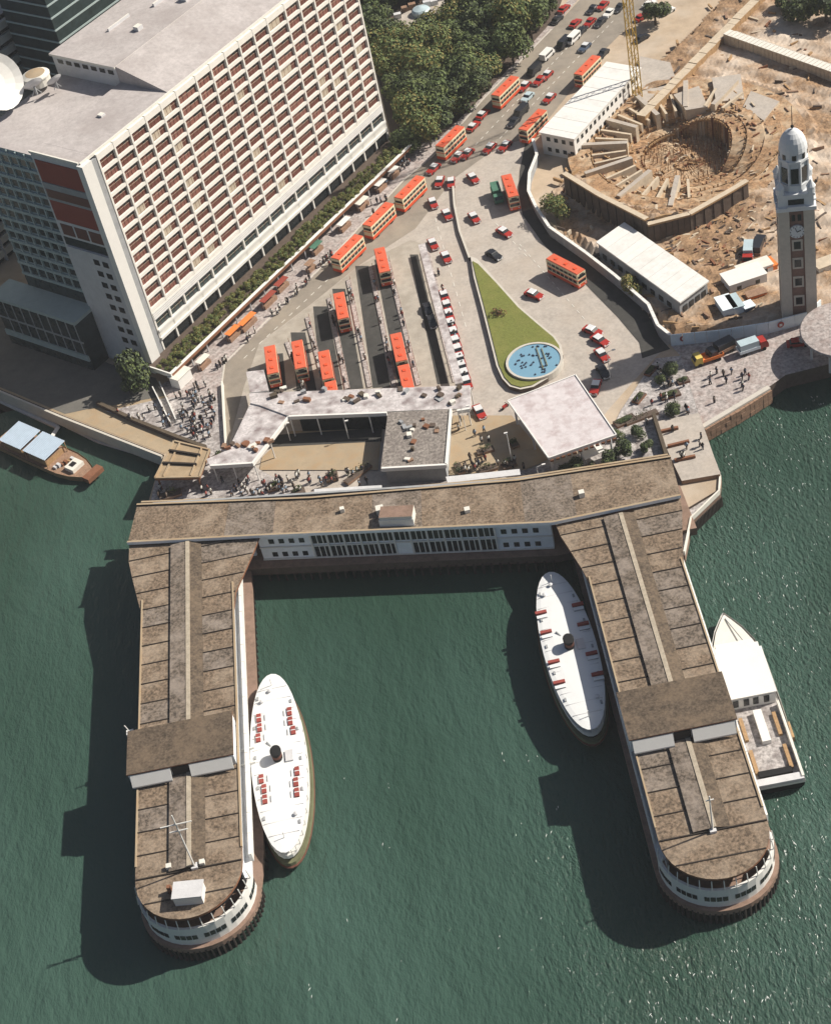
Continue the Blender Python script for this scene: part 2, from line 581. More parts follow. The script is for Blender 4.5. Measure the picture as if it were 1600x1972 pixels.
# bus lanes : dark oil-stained bays and raised queue islands
lanes = [[(505, 730), (522, 682), (545, 680), (552, 752), (513, 756)],
         [(560, 640), (588, 640), (610, 752), (572, 754)],
         [(603, 590), (630, 590), (660, 750), (620, 752)],
         [(640, 556), (665, 556), (700, 748), (668, 750)],
         [(684, 512), (710, 512), (752, 745), (718, 747)],
         [(721, 500), (742, 498), (795, 742), (768, 744)],
         [(789, 490), (805, 490), (862, 738), (842, 740)]]
for i, l in enumerate(lanes):
    area('bus_bay', l, .06, 'asphalt_and_shade')
islands = [((553, 660), (588, 752)), ((592, 612), (628, 750)), ((634, 575), (669, 749)), ((671, 540), (712, 746)), ((714, 515), (760, 744)), ((746, 500), (806, 742))]

# ------------------------------------------------------------------ Star House style office block (left)
AZF = math.radians(42.3)
HOTEL_RZ = math.pi / 2 - AZF          # local x runs along the front, local y into the depth
hotel = thing('office_building', 'long white slab block with a grid of red-brown windows and a flat pinkish roof', 'building', (-51.6, 297.2, ZG), HOTEL_RZ)
ZR = 53.5                              # roof height above ground
NB, FLOORS = 5.06, 13
bays = []
x = .6
for grp in range(3):
    for k in range(5):
        bays.append((x, x + 4.98, False)); x += 4.98
    if grp < 2:
        bays.append((x, x + 6.4, True)); x += 6.4
XE = x
FH = 2.98
zt = [ZR - 1.1 - FH * k for k in range(FLOORS + 1)]      # tops of floors
core = MB()
core.box(.3, .62, 0, XE + .3, 15, ZR, 'offwhite', 'roof_pink')
core.box(-3.6, 1.2, 0, .29, 14.9, ZR - .02, 'greywhite', 'roof_pink')
core.build('core', hotel)
MB().box(-2.9, 15.02, 14, 30, 34, ZR - 1.2, 'frame_green', 'roof_pink').build('rear_wing', hotel)
up = MB()
up.box(24.5, 15.04, ZR - 2, XE, 34, ZR + 3.4, 'greywhite', 'roof_pink')
up.box(24.1, 14.9, ZR + 3.4, XE + .2, 34.4, ZR + 3.9, 'offwhite', 'roof_pink')
up.build('upper_roof_block', hotel)
for k in range(7):
    MB().box(24.43, 16 + k * 2.5, ZR + 1.7, 24.5, 17.6 + k * 2.5, ZR + 2.7, 'dark_glass').build('window', hotel)
slope_ = MB()
slope_.add([(24.55, 15.03, ZR - .5), (XE + .3, 15.03, ZR - .5), (XE + .3, 15.03, ZR + 3.88), (24.55, 15.03, ZR + 3.88), (24.55, 1.2, ZR + .02), (XE + .3, 1.2, ZR + .02)], [(0, 3, 4), (1, 5, 2), (3, 2, 5, 4)], 'roof_pink')
slope_.build('sloping_roof', hotel)
rf = MB()
rf.box(-3.6, .5, ZR, XE + .4, .9, ZR + .55, 'offwhite')
rf.box(-3.7, 1.3, ZR, -3.35, 15.2, ZR + .5, 'offwhite')
rf.build('parapet', hotel)
for (xx, yy, a, b2, h) in ((48, 24, 5, .5, .8), (38, 20, 1.6, 1.4, 1.0), (62, 26, 6, .4, .6), (52, 18, 2.2, 1.6, 1.3), (70, 22, 2, 2, 1.6), (36, 27, 7, .35, .7), (12, 9, 1.2, 1.2, .5)):
    base = ZR + 3.9 if xx > 25 else ZR
    MB().box(xx, yy, base, xx + a, yy + b2, base + h, 'greywhite', 'offwhite').build('roof_vent', hotel)
# fins, spandrels, windows of the front
for (x0, x1, wide) in bays + [(XE, XE, False)]:
    thick = .21
    MB().box(x0 - thick, -.02, 2.2, x0 + thick, .64, ZR + .15, 'facade').build('fin', hotel)
for k in range(FLOORS + 1):
    z1_ = zt[k] + (1.1 if k == 0 else .46)
    z0_ = zt[k] - .30
    MB().box(.6, .03, z0_, XE - .01, .66, z1_, 'facade').build('spandrel', hotel)


PANES = {}


def hwin(me, loc):
    o = inst('window', me, hotel, loc)
    inst('pane', PANES[me.name], o)


def window_mesh(w, h, mm, n):
    q = MB()
    q.box(0, 0, 0, w, .12, h, mm)
    for x_ in (-.22, w + .04):
        q.box(x_, -.1, -.1, x_ + .18, .12, h + .1, 'facade')
    q.box(0, -.05, h * .54, w, 0, h * .57, 'blind')
    for k in range(1, n):
        q.box(w * k / n - .03, -.06, 0, w * k / n + .03, 0, h, 'redbrown' if mm != 'redbrown' else 'rust')
    me = q.mesh('window')
    PANES[me.name] = MB().box(w * .52, -.03, h * .6, w - .15, -.002, h * .96, 'dark_glass').mesh('pane')
    return me


wm = {}
for k in range(FLOORS):
    for (x0, x1, wide) in bays:
        key = (wide, rnd.choice('aaaaabbbc'))
        if key not in wm:
            wm[key] = window_mesh(x1 - x0 - .72, FH - .84, {'a': 'redbrown', 'b': 'redbrown_light', 'c': 'redbrown'}[key[1]], 4)
            if key[1] == 'c':
                PANES[wm[key].name] = MB().box(.15, -.03, .1, x1 - x0 - 2.4, -.002, 1.9, 'blind').mesh('pane')
        hwin(wm[key], (x0 + .36, .50, zt[k + 1] + .50))
# lower storeys: pale louvre floor, big dark windows, twin bands, slot windows, dark ground floor
zl = zt[FLOORS]                        # about 13.7
low = MB()
low.box(.6, -.05, zl - 2.6, XE - .01, .6, zl - .45, 'facade')
for k in range(4):
    low.box(.6, -.16, zl - 2.5 + k * .5, XE - .01, -.06, zl - 2.3 + k * .5, 'greywhite')
low.build('louvre_band', hotel)
dm = window_mesh(4.98 - .7, 2.3, 'green_glass', 3)
dw = window_mesh(6.4 - .7, 2.3, 'green_glass', 4)
sm = window_mesh(4.98 - 1.5, .85, 'redbrown', 3)
sw = window_mesh(6.4 - 1.5, .85, 'redbrown', 4)
for (x0, x1, wide) in bays:
    hwin(dw if wide else dm, (x0 + .35, .4, zl - 5.1))
    hwin(sw if wide else sm, (x0 + .75, .3, zl - 7.1))
lb = MB()
lb.box(.6, -.3, zl - 5.75, XE - .01, .62, zl - 5.15, 'white')
lb.box(.6, -.02, zl - 7.2, XE - .01, .25, zl - 5.75, 'facade')
lb.box(.6, -.34, zl - 7.9, XE - .01, .62, zl - 7.25, 'white')
lb.build('band_course', hotel)
MB().box(.6, .45, .3, XE, .6, zl - 7.95, 'dark_glass').build('shop_front', hotel)
# corner pillars
cpil = MB()
cpil.box(-4.3, -.5, 0, -1.5, 1.15, ZR + .2, 'white')
cpil.build('corner_pillar', hotel)
MB().box(-1.48, .1, 0, .28, .6, ZR - .4, 'frame_grey').build('corner_recess', hotel)
# side elevation: red panels, white panel with window pairs
sx = -3.62


def sbox(y0, y1, z0, z1, d, m_):
    return MB().box(sx - d, y0, z0, sx, y1, z1, m_)


sbox(1.3, 14.2, ZR - 6.6, ZR - 1.3, .15, 'red_panel').build('red_panel', hotel)
sbox(1.3, 14.2, ZR - 11.0, ZR - 6.7, .3, 'frame_grey').build('spandrel_panel', hotel)
sbox(1.6, 13.8, ZR - 10.3, ZR - 8.2, .36, 'redbrown').build('window', hotel)
sbox(1.3, 14.2, ZR - 16.2, ZR - 11.1, .15, 'red_panel').build('red_panel', hotel)
sbox(1.3, 14.2, ZR - 20.4, ZR - 16.3, .12, 'greywhite').build('spandrel_panel', hotel)
for k in range(3):
    sbox(1.9 + k * 4.1, 5.4 + k * 4.1, ZR - 19.8, ZR - 17.0, .2, 'redbrown').build('window', hotel)
sbox(1.3, 14.2, ZR - 22.6, ZR - 20.5, .08, 'green_glass').build('louvre_band', hotel)
sbox(1.18, 13.6, .2, ZR - 22.7, .55, 'greywhite').build('white_panel', hotel)
for k in range(9):
    for s in (0, 1):
        MB().box(sx - .62, 2.4 + s * 2.6, ZR - 25.6 - k * 3.0, sx - .5, 4.0 + s * 2.6, ZR - 24.2 - k * 3.0, 'dark_glass').build('window', hotel)
# dark gridded rear elevation on the promenade side
gx = -2.92
gw = MB()
for r in range(11):
    for k in range(7):
        gw.box(gx - .04, 15.6 + k * 2.62, ZR - 4.6 - r * 3.05, gx, 17.5 + k * 2.62, ZR - 2.7 - r * 3.05, 'green_glass')
gw.build('wing_windows', hotel, 'stuff')
for r in range(12):
    MB().box(gx - .45, 15.1, ZR - 2.6 - r * 3.05, gx, 34, ZR - 1.9 - r * 3.05, 'frame_green').build('spandrel', hotel)
for k in range(8):
    MB().box(gx - .35, 15.1 + k * 2.62, ZR - 35.4, gx, 15.4 + k * 2.62, ZR - 1.3, 'frame_green').build('fin', hotel)
pod = MB()
pod.box(-9.0, 13.7, 0, gx, 40, 13.2, 'green_glass', 'frame_grey')
pod.box(-9.5, 13.7, 13.2, gx, 40.3, 14.0, 'frame_green')
pod.box(-9.4, 13.7, 2.9, -9.0, 40, 4.3, 'frame_green')
pod.box(-9.15, 13.7, 7.8, -9.0, 40, 8.2, 'frame_grey')
for k in range(9):
    pod.box(-9.14, 14.5 + k * 2.8, 4.4, -9.0, 14.75 + k * 2.8, 13.1, 'frame_grey')
pod.box(-3.0, 13.9, 14.0, -2.5, 34, 20, 'green_glass')
pod.build('podium', hotel)
# street canopy with planting
can = MB()
can.box(-5.8, -7.5, 2.7, XE - 1, .02, 3.0, 'rust', 'dark_stone')
can.box(-5.8, -7.8, 2.8, XE - 1, -7.45, 3.65, 'rust')
can.box(-5.8, -7.9, 3.65, XE - 1, -7.15, 3.8, 'white')
can.box(-6.1, -7.8, 2.7, -5.8, -1.0, 3.8, 'white')
can.build('street_canopy', hotel)
for k in range(18):
    MB().tube((-4 + k * 5.2, -7.0, 0), (-4 + k * 5.2, -7.0, 2.7), .18, 'greywhite').build('canopy_post', hotel)
# rooftop plant on the left of the roof
hw = hotel.matrix_basis.copy()
dz = ZR + .02
tk = thing('water_tank', 'round tan topped water tank on the left of the pinkish roof', 'tank', P(75, 160, ZG + ZR))
MB().lathe([(2.9, 0), (2.9, 1.8), (3.1, 1.8), (3.1, 2.1), (2.2, 2.5), (.3, 2.7)], 'offwhite', 18).build('drum', tk)
MB().lathe([(2.2, 2.52), (1.0, 2.72), (.2, 2.78)], 'ochre', 18).build('lid', tk)


def dish(loc, r, label, rz, tilt):
    d = thing('satellite_dish', label, 'satellite dish', loc, rz, 'dishes on the office roof')
    q = MB()
    n = 22
    prof = [(.02, 0), (r * .4, r * .05), (r * .75, r * .17), (r, r * .32)]
    q2 = MB().lathe(prof, 'white', n)
    q2.f.pop(-1); q2.m.pop(-1)
    q2.f.pop(-1); q2.m.pop(-1)
    q2.lathe([(a, b_ - .12) for a, b_ in prof], 'greywhite', n)
    q2.f.pop(-1); q2.m.pop(-1)
    q2.f.pop(-1); q2.m.pop(-1)
    o = q2.build('reflector', d)
    o.location = (0, 0, r * .95)
    o.rotation_euler = (tilt, 0, 0)
    MB().tube((0, 0, 0), (0, 0, r * .95), r * .12, 'frame_grey').tube((r * .5, 0, 0), (0, 0, r * .7), r * .05, 'frame_grey').tube((-r * .5, 0, 0), (0, 0, r * .7), r * .05, 'frame_grey').build('stand', d)
    return d


dish(P(8, 205, ZG + ZR), 6.0, 'huge white dish at the far left edge of the office roof', .9, 1.25)
dish(P(72, 182, ZG + ZR), 2.2, 'small white dish just below the round roof tank', .4, -.8)
dish(P(112, 170, ZG + ZR), 1.8, 'small white dish right of the round roof tank', .6, -.8)

# building behind, upper left
ob = thing('apartment_building', 'tall banded block behind the office roof at the top left corner', 'building', (-51.6, 297.2, ZG), HOTEL_RZ)
q = MB()
q.box(-60, 66, 0, 75, 90, 54, 'green_glass', 'roof_pink')
q.build('wall', ob)
for k in range(17):
    for j in range(9):
        MB().box(-60 + j * 15 + .25, 65.1, 1.5 + k * 3.1, -60 + j * 15 + 14.75, 66, 3.3 + k * 3.1, 'offwhite').build('balcony_front', ob)
for j in range(10):
    MB().box(-60.2 + j * 15, 64.9, 0, -59.8 + j * 15, 66, 54.5, 'greywhite').build('fin', ob)

db = thing('shade_block', 'added dark green block standing in for the shaded part of the banded block behind the office roof', 'building', (-51.6, 297.2, ZG), HOTEL_RZ)  # dark block added for the shaded stretch of the banded facade
MB().box(37, 46, 0, 80, 62, 78, 'green_glass', 'frame_grey').build('wall', db)
for k in range(25):
    MB().box(36.9, 45.8, 2 + k * 3.05, 80.1, 45.98, 2.4 + k * 3.05, 'frame_green').build('spandrel', db)
    MB().box(36.82, 45.8, 2 + k * 3.05, 36.98, 62, 2.4 + k * 3.05, 'frame_green').build('spandrel', db)

# ------------------------------------------------------------------ vegetation
def leaf_cloud(seed, n, R, H, size, mats, lumps=7):
    rr = random.Random(seed)
    q = MB()
    cs = [(rr.uniform(-.55, .55) * R, rr.uniform(-.55, .55) * R, rr.uniform(.35, .8) * H, rr.uniform(.4, .62) * R) for _ in range(lumps)]
    vs, fs = [], {m_: [] for m_ in mats}
    for i in range(n):
        c = rr.choice(cs)
        th, u = rr.uniform(0, 2 * math.pi), rr.uniform(-.75, 1)
        s = math.sqrt(max(0, 1 - u * u))
        rad = c[3] * rr.uniform(.72, 1.05)
        p = Vector((c[0] + rad * s * math.cos(th), c[1] + rad * s * math.sin(th), max(.1, c[2] + rad * u * .85)))
        nrm = Vector((s * math.cos(th) + rr.gauss(0, .45), s * math.sin(th) + rr.gauss(0, .45), u + .25 + rr.gauss(0, .45))).normalized()
        a = nrm.orthogonal().normalized()
        a.rotate(Matrix.Rotation(rr.uniform(0, 6.28), 3, nrm))
        b_ = nrm.cross(a)
        sz = size * rr.uniform(.6, 1.3)
        o = len(vs)
        vs += [p - a * sz, p - b_ * sz * .55, p + a * sz, p + b_ * sz * .55]
        fs[mats[0] if rr.random() < .7 else mats[-1]].append((o, o + 1, o + 2, o + 3))
    k = len(q.v)
    for m_ in mats:
        q.add(vs if m_ == mats[0] else [], [], m_)
        ki = q.mi(m_)
        for f in fs[m_]:
            q.f.append(list(f)); q.m.append(ki)
    return q.mesh('crown')


def trunk_mesh(h, r, spread, seed):
    rr = random.Random(seed)
    q = MB().tube((0, 0, 0), (0, 0, h * .5), r, 'bark', 7, r * .7)
    for k in range(5):
        t_ = k * 1.3 + rr.uniform(0, .5)
        q.tube((0, 0, h * (.42 + .03 * k)), (math.cos(t_) * spread, math.sin(t_) * spread, h * rr.uniform(.75, .95)), r * .5, 'bark', 5, r * .12)
    return q.mesh('trunk')


CROWNS = [leaf_cloud(11 + i, 2600, 5.2 + .4 * (i % 3 - 1), 9.5 + i * .3, .4, [['leaf', 'leaf_dark'], ['leaf_dark', 'leaf'], ['leaf', 'leaf_gold']][i % 3], 6 + i) for i in range(7)]
DARKCR = [leaf_cloud(41 + i, 1800, 3.2, 5.5, .32, ['leaf_dark', 'leaf'], 6) for i in range(2)]
TRUNK = [trunk_mesh(8, .32, 2.6, 5), trunk_mesh(6, .28, 2.2, 8)]
SMALLTR = trunk_mesh(4.2, .18, 1.3, 3)


def tree(loc, crown, trunk, label, group=None, s=1.0, rz=None, zs=1.0):
    t_ = thing('tree', label, 'tree', loc, rnd.uniform(0, 6.28) if rz is None else rz, group)
    inst('crown', crown, t_)
    inst('trunk', trunk, t_)
    t_.scale = (s, s, s * zs)
    return t_


# dense wood between the office block and the road
woodpoly = [(700, 30), (755, 190), (785, 285), (850, 250), (890, 215), (925, 165), (1000, 85), (1058, 30), (1060, -60), (900, -110), (700, -110)]


def inside(p, poly):
    r = False
    for i in range(len(poly)):
        (x1, y1), (x2, y2) = poly[i - 1], poly[i]
        if (y1 > p[1]) != (y2 > p[1]) and p[0] < (x2 - x1) * (p[1] - y1) / (y2 - y1) + x1:
            r = not r
    return r


wp = [tuple(P(a, b2, ZG + 4)[:2]) for a, b2 in woodpoly]
court = [tuple(P(a, b2, ZG)[:2]) for a, b2 in [(740, 40), (800, 5), (880, -30), (890, 15), (850, 75), (800, 95), (740, 90)]]
x0, x1 = min(p[0] for p in wp), max(p[0] for p in wp)
y0, y1 = min(p[1] for p in wp), max(p[1] for p in wp)
gy = y0
row = 0
while gy < y1:
    gx_ = x0 + (row % 2) * 3
    while gx_ < x1:
        p = (gx_ + rnd.uniform(-1.4, 1.4), gy + rnd.uniform(-1.4, 1.4))
        if inside(p, wp) and not inside(p, court):
            pu = Vector(p) - Vector((-51.6, 297.2))
            along_, off_ = pu.x * .673 + pu.y * .74, pu.x * .74 - pu.y * .673
            wl_ = ('leafy tree in the roadside row of the wood, below the two parked buses' if off_ > 28 and along_ < 130 else 'leafy tree in the roadside row at the upper end of the wood' if off_ > 28 else
                   'leafy tree at the foot of the wood near the end wall of the office block' if along_ < 108 else 'leafy tree in the middle of the dense wood' if along_ < 135 else 'leafy tree at the top of the wood beyond the clearing roofs' if off_ < 12 else 'leafy tree deep in the upper part of the wood')
            tree((p[0], p[1], ZG), rnd.choice(CROWNS), TRUNK[row % 2], wl_, 'trees of the wood: ' + wl_[11:], rnd.uniform(.7, 1.2), zs=rnd.uniform(.8, 1.25))
        gx_ += 6.0
    gy += 5.6
    row += 1
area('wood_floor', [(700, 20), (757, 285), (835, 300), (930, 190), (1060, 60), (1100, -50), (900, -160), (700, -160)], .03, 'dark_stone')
# roofs glimpsed in the clearing of the wood
yard = thing('clearing_house', 'pale cluttered low roof in the clearing at the top of the wood', 'building', P(815, 45))
ly = loc_of(yard)
q = MB()
q.prism([ly(p) for p in PP([(760, 55), (830, 20), (870, 10), (850, 60), (790, 85)], ZG)], 0, 3, 'greywhite', 'concrete')
q.build('lower_roof', yard)
MB().lathe([(2.6, 3), (2.6, 4.2), (2.2, 4.6), (.4, 5.2)], 'car_pale', 16).build('round_roof', yard)
for k in range(7):
    p = ly(P(770 + k * 14, 50 - k * 5 + rnd.uniform(-8, 8), ZG))
    MB().box(p[0] - 1, p[1] - .7, 3.0, p[0] + 1, p[1] + .7, 3.6 + rnd.uniform(.2, 1), rnd.choice(['greywhite', 'brick_wall', 'offwhite'])).build('roof_box', yard)
ps = thing('orange_canopy', 'round orange canopy at the top edge above the wood', 'canopy', P(1022, -2, ZG))
MB().lathe([(3.4, 9.5), (3.3, 9.7), (2.0, 10.4), (.1, 10.9)], 'orange', 18).build('cover', ps)
MB().tube((0, 0, 0), (0, 0, 9.6), .2, 'greywhite').build('post', ps)

tree(P(268, 748), DARKCR[0], SMALLTR, 'leafy tree at the left foot of the office corner pillar', s=1.3, zs=1.4)
tree(P(253, 760), CROWNS[1], SMALLTR, 'smaller tree left of the corner pillar tree on the dark promenade', s=.5)
tree(P(1072, 420), CROWNS[2], TRUNK[1], 'round green tree behind the curving white hoarding', s=.62)
tree(P(1212, 570), leaf_cloud(70, 1500, 3.0, 4.5, .3, ['leaf_gold', 'leaf'], 6), SMALLTR, 'golden bushy tree between the hoarding and the long white shed', s=.95)
tree(P(1262, 48), DARKCR[1], TRUNK[1], 'dark tree standing alone in the car park near the crane', s=1.25)
for i, (a, b2, s, lb_) in enumerate([(1540, 45, 1.6, 'dark tree at the top right corner, left of the pair'), (1590, 50, 1.8, 'dark tree at the top right corner, nearest the edge'), (1570, 10, 1.7, 'dark tree at the top right corner, farthest back'), (1510, 20, 1.0, 'small dark tree beside the top right corner clump')]):
    tree(P(a, b2), DARKCR[i % 2], TRUNK[1], lb_, None, s)
for (a, b2, s, lb_) in [(1292, 722, .62, 'round dark tree nearest the quay road in the pier garden'), (1272, 738, .4, 'low dark bush just left of the round garden tree'), (1228, 842, .5, 'dark tree in the middle bed of the pier garden'),
                        (1245, 872, .5, 'dark tree against the terminal roof below the garden hedge'), (1205, 880, .7, 'largest dark tree left in the garden beside the terminal roof'), (1296, 800, .6, 'dark tree with a pale lamp beside it on the garden path'),
                        (1172, 892, .55, 'dark tree below the flat shelter by the terminal roof'), (1188, 845, .45, 'small tree at the right corner of the flat shelter'), (1110, 906, .6, 'dark shrub tree left in the row beside the terminal roof'), (1090, 912, .5, 'dark shrub tree at the left end of the row beside the terminal roof')]:
    tree(P(a, b2), DARKCR[int(a) % 2], SMALLTR, lb_, None, s)
# shrubs on the office canopy
SHR = [leaf_cloud(90 + i, 420, 1.5, 1.7, .22, ['leaf', 'leaf_gold'], 4) for i in range(3)]
ca, sa = math.cos(HOTEL_RZ), math.sin(HOTEL_RZ)


def hot(x_, y_, z_):
    return (-51.6 + x_ * ca - y_ * sa, 297.2 + x_ * sa + y_ * ca, ZG + z_)


for k in range(62):
    xx = -4.5 + k * 1.45 + rnd.uniform(-.4, .4)
    for yy in (-6.5, -4.9, -3.2):
        o = tag(inst('planter_shrub', SHR[k % 3], None, hot(xx, yy + rnd.uniform(-.4, .4), 2.95), rnd.uniform(0, 6)), 'olive green shrub in the %s row on the office canopy, %s' % ('outer' if yy < -6 else 'middle' if yy < -4 else 'inner', 'at its pier end' if xx < 20 else 'at its far end' if xx > 65 else 'in its middle stretch'), 'shrub', 'canopy shrubs, %s row, %s' % ('outer' if yy < -6 else 'middle' if yy < -4 else 'inner', 'pier end' if xx < 20 else 'far end' if xx > 65 else 'middle'))
        s = rnd.uniform(.4, .8)
        o.scale = (s, s, s)

# ------------------------------------------------------------------ lawn island with fountain
isl = PP([(907, 500), (913, 540), (929, 600), (944, 660), (957, 712), (968, 736), (982, 751), (1003, 757), (1028, 752), (1055, 736), (1075, 714), (1085, 690), (1082, 672), (1070, 655), (1040, 630), (1003, 598), (960, 550), (920, 505)], ZG)
cen = sum((Vector((p.x, p.y)) for p in isl), Vector((0, 0))) / len(isl)
island = thing('traffic_island', 'teardrop lawn island with a raised dark kerb in the bus terminus', 'island', (cen.x, cen.y, ZG))
li = loc_of(island)
ring = [li(p) for p in isl]
MB().prism(ring, 0, 1.0, 'dark_stone', 'kerb').build('kerb_wall', island)
inner = []
for i, p in enumerate(ring):
    a, c = ring[i - 1], ring[(i + 1) % len(ring)]
    d = (c - a).normalized()
    n = Vector((-d.y, d.x))
    if (p + n - Vector((0, 0))).length > p.length and i not in (0, len(ring) - 1):
        n = -n
    inner.append(p + n * .55 if i not in (0, len(ring) - 1) else p + Vector((.1 if i == 0 else -.2, -2.2)))
MB().prism(inner, .9, 1.18, 'grass').build('lawn', island)
fb = leaf_cloud(77, 260, 1.7, 1.2, .2, ['rust', 'leaf_dark'], 5)
tag(inst('flower_bed', fb, None, tuple(P(962, 606, ZG + 1.15))), 'brownish clump of planting in the middle of the lawn island', 'flower bed')
pool = thing('fountain', 'round blue fountain pool with dark nozzles on the lawn island', 'fountain', tuple(P(1029, 697, ZG + 1.18)))
pr_ = 5.4
MB().lathe([(pr_ + .5, -1.1), (pr_ + .5, .45), (pr_, .45), (pr_, .1)], 'kerb', 40).build('basin_rim', pool)
MB().lathe([(pr_ - .02, .05), (pr_ - .02, .28)], 'pool_water', 40).build('pool_water', pool)
for k in range(44):
    t_, rr_ = rnd.uniform(0, 6.28), pr_ * math.sqrt(rnd.uniform(.02, .75))
    x_, y_ = rr_ * math.cos(t_) + .5, rr_ * math.sin(t_)
    MB().lathe([(.2, .25), (.24, .4), (.12, .55), (.08, .6)], 'car_blue', 8, (x_, y_)).build('nozzle', pool)
MB().tube((1.2, -3.4, .5), (1.2, 3.9, .5), .1, 'leaf_gold').tube((2.2, -2.6, .5), (2.2, 3.3, .5), .1, 'leaf_gold').build('pipe', pool)

# ------------------------------------------------------------------ canopies round the terminus
CZ = 5.0
conc = thing('concourse_building', 'low concourse with stained flat white roofs around a square courtyard before the pier', 'building', tuple(P(650, 850)))
lc = loc_of(conc)


def croof(pts, z, thick, m_side, m_top, name, edge=None):
    pp = [lc(p) for p in PP(pts, ZG + z)]
    MB().prism(pp, z - thick, z, m_side, m_top).build(name, conc)


mat('roof_stained', (.50, .47, .47), var=.3, scale=1.4, fine=1.6, fw=1.2, stain=(.15, .11, .11), stain_amt=.85, stain_scale=.4)
mat('roof_gravel', (.23, .205, .185), var=.5, scale=2.2, fine=1.8, fw=1.4, stain=(.14, .12, .11), stain_amt=.6, stain_scale=.5)
croof([(480, 757), (905, 742), (907, 786), (748, 792), (556, 801), (500, 780), (482, 776)], CZ, .45, 'white', 'roof_stained', 'north_canopy')
croof([(474, 716), (508, 712), (518, 752), (482, 756)], CZ + .02, .45, 'greywhite', 'roof_stained', 'side_canopy')
croof([(482, 777.5), (500, 781.5), (555, 802.5), (486, 893), (405, 898), (398, 884), (440, 866)], CZ - .3, .45, 'white', 'roof_stained', 'west_canopy')
croof([(747, 794), (868, 788), (860, 897), (733, 904)], CZ + .35, .55, 'white', 'roof_gravel', 'kiosk_roof')
for (pts, z) in (([(557, 803), (745, 796)], CZ), ([(556, 804), (486, 894)], CZ - .3), ([(735, 903), (860, 896)], CZ + .35), ([(868, 789), (859, 896)], CZ + .35), ([(406, 898), (485, 893)], CZ - .3), ([(880, 792), (905, 788)], CZ)):
    a, b2 = PP(pts, ZG + z)
    MB().bar(lc(a), lc(b2), .45, z - .55, z + .3, 'white').build('fascia', conc)
q = MB()
pp = [lc(p) for p in PP([(750, 800), (862, 795), (855, 890), (740, 896)], ZG + CZ)]
q.prism(pp, 0, CZ - .3, 'frame_grey')
q.build('kiosk', conc)
wl = MB()
a, b2 = PP([(575, 803), (742, 797)], ZG + CZ)
wl.bar(lc(a) + Vector((0, 1.2)), lc(b2) + Vector((0, 1.2)), .3, 0, CZ - 1.0, 'dark_glass').bar(lc(a) + Vector((0, 1.2)), lc(b2) + Vector((0, 1.2)), .34, CZ - .98, CZ - .5, 'rust')
wl.build('canopy_shade_wall', conc)  # dark wall standing in for the shaded interior under the canopy
for (px, py, z) in ((559, 806, CZ), (610, 803, CZ), (660, 800, CZ), (710, 799, CZ), (520, 850, CZ - .3), (489, 892, CZ - .3), (410, 896, CZ - .3), (448, 895, CZ - .3), (900, 784, CZ), (880, 785, CZ), (905, 745, CZ), (860, 745, CZ), (800, 747, CZ), (740, 749, CZ), (690, 751, CZ), (640, 752, CZ), (590, 754, CZ), (540, 755, CZ), (485, 758, CZ)):
    p = lc(P(px, py, ZG + z))
    MB().tube((p.x, p.y, 0), (p.x, p.y, z - .4), .14, 'white').build('column', conc)
for k in range(60):
    pq, zz = [((490, 765, 890, 748), CZ), ((430, 850, 530, 870), CZ - .3), ((755, 808, 845, 888), CZ + .35), ((520, 762, 900, 780), CZ)][k % 4]
    px_, py_ = rnd.uniform(pq[0], pq[2]), rnd.uniform(min(pq[1], pq[3]), max(pq[1], pq[3]))
    p = lc(P(px_, py_, ZG + zz))
    w_, l_ = rnd.uniform(.25, .8), rnd.uniform(.25, .6)
    o = MB().box(-w_, -l_, 0, w_, l_, rnd.uniform(.2, .8), rnd.choice(['dark_stone', 'rust', 'frame_grey', 'offwhite', 'brick_wall', 'bark'])).build('roof_clutter', conc)
    o.location = (p.x, p.y, zz)
    o.rotation_euler = (0, 0, rnd.uniform(0, 3))
area('courtyard_floor', [(560, 830), (735, 822), (728, 905), (500, 905), (505, 880)], .2, 'ochre')
area('arcade_floor_shade', [(520, 838), (735, 824), (735, 850), (505, 862)], .21, 'asphalt_and_shade')  # dark strip painting the canopy's shade on the courtyard floor
area('forecourt_floor', [(872, 800), (985, 800), (1055, 885), (1010, 905), (860, 915)], .2, 'ochre')

sh = thing('flat_shelter', 'large pale flat stained shelter roof beside the fountain island', 'shelter', tuple(P(1080, 830)))
ls_ = loc_of(sh)
quad = [(977, 772), (1108, 722), (1187, 838), (1056, 883)]
pp = [ls_(p) for p in PP(quad, ZG + 6.2)]
mat('shelter_roof', (.56, .52, .53), var=.12, scale=1.0, stain=(.33, .25, .25), stain_amt=.6, stain_scale=.38)
MB().prism(pp, 5.75, 6.2, 'white', 'shelter_roof').build('roof_slab', sh)
for i in range(4):
    a, b2 = pp[i], pp[(i + 1) % 4]
    MB().bar(a * .995, b2 * .995, .22, 6.203, 6.4, 'white').build('roof_edge', sh)
for i in range(4):
    for s in (0, .5):
        p = (pp[i].lerp(pp[(i + 1) % 4], s)) * .88
        MB().tube((p.x, p.y, 0), (p.x, p.y, 5.75), .22, 'greywhite').build('column', sh)
for k in range(12):
    a = pp[3].lerp(pp[2], (k + .5) / 12)
    MB().box(a.x - .35, a.y - .25, 5.3, a.x + .35, a.y + .05, 5.74, 'rust').build('eave_bracket', sh)

